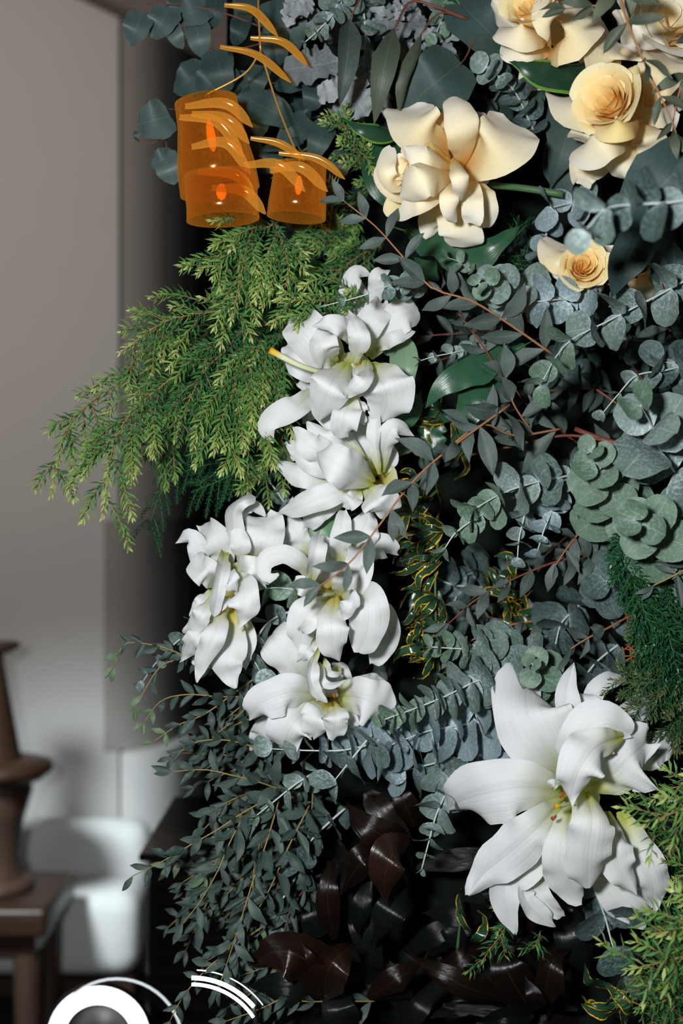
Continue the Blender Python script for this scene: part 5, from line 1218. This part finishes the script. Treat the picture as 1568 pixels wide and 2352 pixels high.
sprig('needle_sprig', 'shaded green needle branch lying under the other left strands', [[(640,820,-13),(540,850,-11),(450,900,-9),(370,980,-8),(330,1060,-8)]], 16, (90,150), seed=211, group=TG, droop=.8, mat=M_TEAD, explicit=[[(400,950,-8),(380,1020,-7),(372,1070,-7)]])
sprig('needle_sprig', 'needle sprig with a yellow tip just left of the half-open lily', [[(660,960,-9),(640,1030,-7),(610,1080,-6),(572,1118,-6)]], 7, (60,90), seed=212, group=TG, droop=.8)
sprig('needle_sprig', 'dark green needle mass deep behind the left strands', [[(700,700,-16),(560,720,-15),(440,790,-14),(350,880,-13)], [(700,780,-16),(600,860,-15),(520,960,-14)], [(720,600,-16),(620,620,-15),(530,680,-14)], [(740,560,-16),(690,640,-15),(650,740,-14),(620,860,-14)]], 14, (90,150), seed=213, group=TG, droop=.8, mat=M_TEAD)
sprig('needle_sprig', 'green needle mass between the amber streaks and the open rose', [[(860,420,-15),(780,500,-13),(720,560,-12),(680,600,-12)], [(880,560,-15),(820,590,-13),(760,640,-12)], [(840,600,-15),(790,560,-13),(740,520,-12)]], 12, (70,120), seed=214, group=TG, droop=.2, mat=M_TEAD)
sprig('needle_sprig', 'yellow-green needle tips below the right end of the amber streaks', [[(790,470,-9),(730,440,-6),(690,400,-5),(660,370,-5)]], 9, (60,90), seed=215, group=TG, droop=.1)
sprig('needle_sprig', 'needle sprig rising to the felted silver leaves', [[(860,410,-11),(820,350,-8),(790,300,-6),(768,262,-5)]], 9, (60,100), L=24, seed=216, group=TG, droop=.1, explicit=[[(800,300,-6),(770,272,-5),(740,262,-5)], [(820,340,-7),(845,370,-7),(856,400,-7)]])
sprig('needle_sprig', 'small needle sprig squeezed left of the open rose', [[(890,480,-12),(860,420,-10),(830,380,-9),(800,340,-9)]], 8, (60,90), L=22, seed=217, group=TG, droop=.2, mat=M_TEAD)
# bottom right
RGp = 'lime needle sprigs at the right edge'
sprig('needle_sprig', 'blurred lime needle sprig beside the right petals of the big lily', [[(1730,1800,14),(1640,1830,15),(1570,1858,15),(1470,1896,14)]], 6, (80,130), L=46, W=8, spacing=5, seed=221, group=RGp, droop=.1)
sprig('needle_sprig', 'yellowish needle sprig above, touching the top right petals of the big lily', [[(1680,1790,2),(1600,1800,4),(1540,1812,4),(1480,1850,3)]], 9, (70,110), L=34, W=7, spacing=4, seed=222, group=RGp, droop=.1)
sprig('needle_sprig', 'blurred lime needle branch entering low from the right edge', [[(1720,2080,16),(1620,2110,17),(1570,2130,17),(1500,2146,16)]], 7, (80,140), L=46, W=8, spacing=5, seed=223, group=RGp, droop=.1)
sprig('needle_sprig', 'lime needle branch over the dark round leaves in the right corner', [[(1720,2150,14),(1620,2180,15),(1540,2205,15),(1440,2228,14)]], 7, (90,140), L=46, W=8, spacing=5, seed=224, group=RGp, droop=.1)
sprig('needle_sprig', 'green needle branch filling the bottom right corner', [[(1720,2290,10),(1640,2280,11),(1560,2290,11),(1460,2320,10)], [(1680,2380,8),(1600,2340,9),(1500,2350,9)], [(1650,2220,6),(1560,2240,7),(1500,2280,7)]], 9, (80,140), L=32, W=5.5, seed=225, group=RGp, droop=.2, mat=M_TEAD)
sprig('needle_sprig', 'needle sprig beside the lowest right petal of the big lily', [[(1700,1980,4),(1650,1980,6),(1600,2000,6),(1545,2020,5)], [(1680,2040,2),(1610,2050,4),(1560,2080,4)]], 6, (80,120), L=30, seed=226, group=RGp, droop=.2)
sprig('needle_sprig', 'shaded needle mass behind the right corner sprigs', [[(1660,1900,-8),(1580,1920,-7),(1520,1980,-7)], [(1660,2100,-8),(1560,2120,-7),(1480,2140,-7)], [(1640,2250,-6),(1540,2260,-5),(1460,2290,-5)]], 9, (80,130), seed=227, group=RGp, droop=.4, mat=M_TEAD)
sprig('needle_sprig', 'single fresh needle sprig hanging over the dark leaves below the big lily', [[(1180,2090,-5),(1155,2140,-2),(1125,2180,-1),(1098,2222,-1)]], 3, (40,60), L=36, W=6, seed=228, group=RGp, droop=.5, ang=58, spacing=4.0, mat=M_TEAD, explicit=[[(1180,2080,-6),(1160,2080,-5),(1138,2088,-5)]])
sprig('needle_sprig', 'short fresh needle sprig under the small lower petals of the big lily', [[(1240,2140,-6),(1236,2160,-5),(1222,2180,-5)]], 3, (30,50), L=32, W=5.5, seed=229, group=RGp, droop=.3, spacing=4.5, mat=M_TEAD)
# dark ferns
FG = 'dark fine ferns'
sprig('fine_fern', 'dark fine fern drooping to the left below the lime needles', [[(640,1040,-14),(520,1060,-12),(430,1080,-11),(370,1130,-10),(334,1238,-10)], [(650,1060,-14),(560,1080,-12),(490,1110,-11),(440,1130,-11)], [(560,1010,-14),(470,1030,-13),(400,1060,-12)]], 20, (50,90), L=14, W=3.2, spacing=1.9, ang=55, mat=M_FERN, twig=M_GSTEM, droop=.7, seed=231, group=FG)
sprig('fine_fern', 'dark green feathery fern down the right edge below the green rosette', [[(1440,1180,-4),(1440,1270,0),(1462,1360,2),(1500,1450,3)], [(1420,1200,-5),(1436,1290,-2),(1466,1380,0),(1490,1440,0)], [(1540,1320,-3),(1530,1410,1),(1545,1500,2),(1570,1590,1)], [(1480,1360,-1),(1500,1440,1),(1520,1530,1),(1540,1600,0)]], 24, (55,95), L=21, W=5.2, spacing=2.4, ang=48, mat=M_FERN, twig=M_GSTEM, droop=.2, seed=232, group=FG)
sprig('fine_fern', 'olive feathery fern touching the top right petals of the big lily', [[(1590,1480,-3),(1540,1540,0),(1480,1570,2),(1400,1560,2)], [(1600,1560,-3),(1540,1600,0),(1480,1620,1),(1420,1630,1)], [(1600,1620,-4),(1550,1660,-2),(1530,1700,-2)], [(1570,1420,-4),(1510,1480,-2),(1450,1500,-1)]], 14, (60,90), L=22, W=4.6, spacing=2.6, ang=45, mat=M_FERNY, twig=M_GSTEM, droop=.1, seed=233, group=FG)
sprig('fine_fern', 'dark needle mass deep behind the right edge fern', [[(1580,1480,-9),(1540,1560,-8),(1560,1680,-8)], [(1500,1450,-10),(1490,1540,-9),(1500,1620,-9)], [(1620,1300,-10),(1580,1400,-9),(1580,1500,-9)]], 16, (60,90), L=18, W=4.0, spacing=2.2, mat=M_FERN, twig=M_GSTEM, droop=.1, seed=234, group=FG)
sprig('fine_fern', 'dark needle tuft behind the cut stem of the open rose', [[(1200,620,-14),(1180,560,-13),(1190,500,-13)], [(1240,640,-14),(1200,580,-13)]], 8, (60,90), L=20, W=3.4, spacing=3, mat=M_DARKN, twig=M_GSTEM, droop=.1, seed=235, group=FG)
# dry orange seed twig
rg = random.Random(5); dv = []
th = Thing('dry_twig', 'dry rusty orange seed twig over the left side of the right edge fern', 'twig', P(1450, 1520, -1))
for k in range(26):
    a = P(1445+rg.uniform(-14, 14), 1370+rg.uniform(0, 160), -1); b = a+Vector((rg.uniform(-.008, .008), rg.uniform(-.006, .002), rg.uniform(-.006, .008)))
    dv.append(tube_geo([a, a.lerp(b, .5)+Vector((0, -.001, 0)), b], 1.2*S, 2.2*S, 5))
dv.append(tube_geo(spline([P(1450,1520,-1), P(1440,1440,-1), P(1444,1365,-1)], 8), 1.6*S, 1.0*S, 5))
th.mesh('seed_heads', *join_geo(dv), plain_mat('rusty_seed', srgb(150, 95, 45), srgb(110, 65, 30), 0.8, scale=200), kind='stuff')

# ------------------------------------------------------------------ small-leaved thicket at the lower left
PGp = 'small-leaved eucalyptus thicket at the lower left'
def par(label, pts, n, L=66, W=22, seed=1, mat=M_PAR, stem=M_YTWIG, tipmat=None, tip=.6):
    willow(label, pts, L, W, n, mat=mat, stem=stem, group=PGp, stemr=2.0, name='small_leaved_stem', ang=46, seed=seed, tip=tip, tipmat=tipmat, facing=.9)
par('small-leaved yellow stem reaching left in front of the pale plinth', [(640,1812,-2),(590,1795,0),(530,1780,1),(470,1768,1),(395,1772,1)], 6, 84, 30, 301)
par('small-leaved stem sloping down-left past the plinth to the white glow', [(625,1830,-3),(560,1865,-1),(500,1905,0),(430,1945,0),(370,1980,0),(305,2012,0)], 9, 72, 28, 302)
par('yellow stem falling steeply left through the thicket', [(570,1855,-3),(530,1930,0),(500,2000,1),(460,2070,1),(420,2120,1)], 7, 84, 28, 303)
par('longest yellow stem running down the middle of the thicket', [(640,1840,-2),(610,1940,1),(585,2010,2),(560,2090,2),(535,2170,2),(505,2260,1)], 9, 92, 28, 304)
par('yellow stem right of the longest one, ending near the curved light arcs', [(710,1850,-3),(660,1950,0),(620,2040,0),(575,2120,0),(545,2200,0)], 8, 80, 27, 305)
par('stem left of the lowest centre lily, bending down at its tip', [(610,1540,-8),(540,1590,-6),(470,1640,-5),(410,1665,-5),(350,1705,-5)], 9, 62, 24, 306, tipmat=M_PARG)
par('stem with lime tip hanging beside the rounded pier', [(590,1600,-8),(500,1600,-6),(430,1595,-5),(370,1610,-5),(330,1660,-5)], 9, 60, 22, 307, tipmat=M_PARG)
par('highest thicket stem, its fresh tip bent down over the grey pier', [(520,1550,-9),(450,1520,-7),(390,1492,-6),(330,1478,-6),(285,1480,-6),(262,1530,-6)], 10, 46, 18, 308, tipmat=M_PARG, tip=.8)
par('short fresh stem below the highest one', [(480,1490,-9),(420,1510,-7),(370,1530,-7),(335,1580,-6),(312,1625,-6)], 8, 48, 18, 309, tipmat=M_PARG, tip=.8)
par('stem under the leftmost lily crossing to the right', [(480,1700,-8),(540,1650,-6),(590,1600,-5),(640,1560,-5)], 7, 62, 22, 310)
par('stem with a bright yellow node at the left below the leftmost lily', [(600,1720,-7),(520,1700,-5),(450,1705,-5),(395,1740,-5)], 8, 60, 22, 311)
par('low stem hanging beside the glowing white ring', [(600,2130,-3),(530,2180,-2),(470,2230,-2),(420,2290,-2),(390,2345,-2)], 8, 62, 24, 312)
par('low stem curving under the brown leaf', [(720,2240,-5),(650,2290,-3),(590,2320,-3),(520,2345,-3)], 7, 70, 24, 313)
par('grey-green stem lying below the reddish-brown leaves', [(860,2300,-8),(760,2300,-5),(700,2300,-4),(645,2292,-4)], 4, 76, 22, 314)
random.seed(320)
for i in range(36):
    x0, y0 = rnd(560, 740), rnd(1760, 2080); a = math.radians(rnd(190, 262)); l = rnd(150, 300)
    x1, y1 = x0+math.cos(a)*l*.8, y0-math.sin(a)*l
    x1 = max(x1, 350+rnd(0, 40)); d = rnd(-14, -5)
    pts = [(x0, y0, d-3), ((x0+x1)/2+rnd(-15, 15), (y0+y1)/2-14, d), (x1, y1, d)]
    lab = ('yellow-stemmed' if i % 3 else 'red-stemmed green-tipped')+' dark spray'
    lab += ' inside the '+('upper' if y0 < 1870 else 'middle' if y0 < 1980 else 'lower')+(' right' if x0 > 650 else ' left')+' part of the lower left thicket'
    willow(lab, pts, rnd(56, 84), rnd(18, 26), 8, mat=M_PAR, stem=(M_YTWIG if i % 3 else M_RED), group='inner stems of the lower left thicket', stemr=1.8, name='small_leaved_stem', ang=46, tip=.6, tipmat=(M_PARG if i % 3 == 0 else None), facing=.9)
for i in range(10):
    x0, y0 = rnd(560, 660), rnd(1560, 1760); a = math.radians(rnd(165, 225)); l = rnd(120, 210)
    x1, y1 = x0+math.cos(a)*l, y0-math.sin(a)*l; d = rnd(-14, -8)
    willow('dark small-leaved stem left of the lowest centre lily', [(x0, y0, d-3), ((x0+x1)/2, (y0+y1)/2-8, d), (x1, y1, d)], rnd(50, 64), rnd(18, 23), 7, mat=M_PAR, stem=M_YTWIG, group='inner stems left of the lowest centre lily', stemr=1.8, name='small_leaved_stem', ang=46, tip=.6, facing=.9)
for i in range(9):
    x0, y0 = rnd(600, 720), rnd(2080, 2300); a = math.radians(rnd(190, 260)); l = rnd(110, 190)
    x1, y1 = max(400, x0+math.cos(a)*l), y0-math.sin(a)*l; d = rnd(-12, -6)
    willow('dark small-leaved stem at the bottom edge of the thicket', [(x0, y0, d-3), ((x0+x1)/2, (y0+y1)/2-8, d), (x1, y1, d)], rnd(56, 70), rnd(19, 25), 6, mat=M_PAR, stem=M_YTWIG, group='inner stems at the bottom of the thicket', stemr=1.8, name='small_leaved_stem', ang=46, tip=.6, facing=.9)
# ------------------------------------------------------------------ dark filler behind everything on the right
random.seed(330)
for i in range(16):
    x0, y0 = rnd(1000, 1560), rnd(640, 1560); a = math.radians(rnd(120, 260)); l = rnd(120, 200); d = rnd(-19, -14)
    lab = 'dim long-leaved stem deep in the shade behind the '+('upper' if y0 < 900 else 'middle' if y0 < 1250 else 'lower')+(' centre' if x0 < 1200 else ' outer' if x0 > 1400 else ' inner')+' part of the right foliage'
    willow(lab, [(x0+l*.4, y0, d-3), (x0, y0+rnd(-20, 20), d), (x0+math.cos(a)*l*.6, y0-math.sin(a)*l*.6, d)], rnd(70, 96), rnd(26, 34), 6, mat=M_PAR, stem=M_RED, group='deep filler stems at the right', stemr=2.2, name='willow_eucalyptus', tip=.7)
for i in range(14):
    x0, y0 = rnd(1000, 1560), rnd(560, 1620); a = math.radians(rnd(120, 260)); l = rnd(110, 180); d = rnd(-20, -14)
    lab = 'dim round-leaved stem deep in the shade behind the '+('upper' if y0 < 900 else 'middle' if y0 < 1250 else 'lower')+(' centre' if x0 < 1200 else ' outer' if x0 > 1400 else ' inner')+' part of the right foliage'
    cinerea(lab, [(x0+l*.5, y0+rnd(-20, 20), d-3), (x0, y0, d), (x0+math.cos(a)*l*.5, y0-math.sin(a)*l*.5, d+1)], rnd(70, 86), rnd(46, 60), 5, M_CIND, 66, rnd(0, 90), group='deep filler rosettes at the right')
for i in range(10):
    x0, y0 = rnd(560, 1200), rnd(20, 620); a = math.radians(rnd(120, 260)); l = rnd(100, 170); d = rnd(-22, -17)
    lab = 'dim broad-leaved stem deep in the shade at the top, '+('behind the amber streaks' if x0 < 700 else 'behind the felted leaves' if x0 < 880 else 'behind the open rose')+(', high up' if y0 < 300 else ', lower down')
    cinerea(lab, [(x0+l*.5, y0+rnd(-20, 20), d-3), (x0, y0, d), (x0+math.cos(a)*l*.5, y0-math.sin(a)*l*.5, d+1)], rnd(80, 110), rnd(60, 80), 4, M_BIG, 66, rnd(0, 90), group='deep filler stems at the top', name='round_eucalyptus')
for i in range(8):
    x0, y0 = rnd(620, 900), rnd(1000, 1700); a = math.radians(rnd(120, 260)); l = rnd(100, 150); d = rnd(-20, -15)
    willow('dim leafy stem deep in the shade behind the centre lilies', [(x0+l*.4, y0, d-3), (x0, y0+rnd(-20, 20), d), (x0+math.cos(a)*l*.6, y0-math.sin(a)*l*.6, d)], rnd(60, 86), rnd(24, 32), 5, mat=M_PAR, stem=M_RED, group='deep filler stems behind the lilies', stemr=2.0, name='willow_eucalyptus', tip=.7)
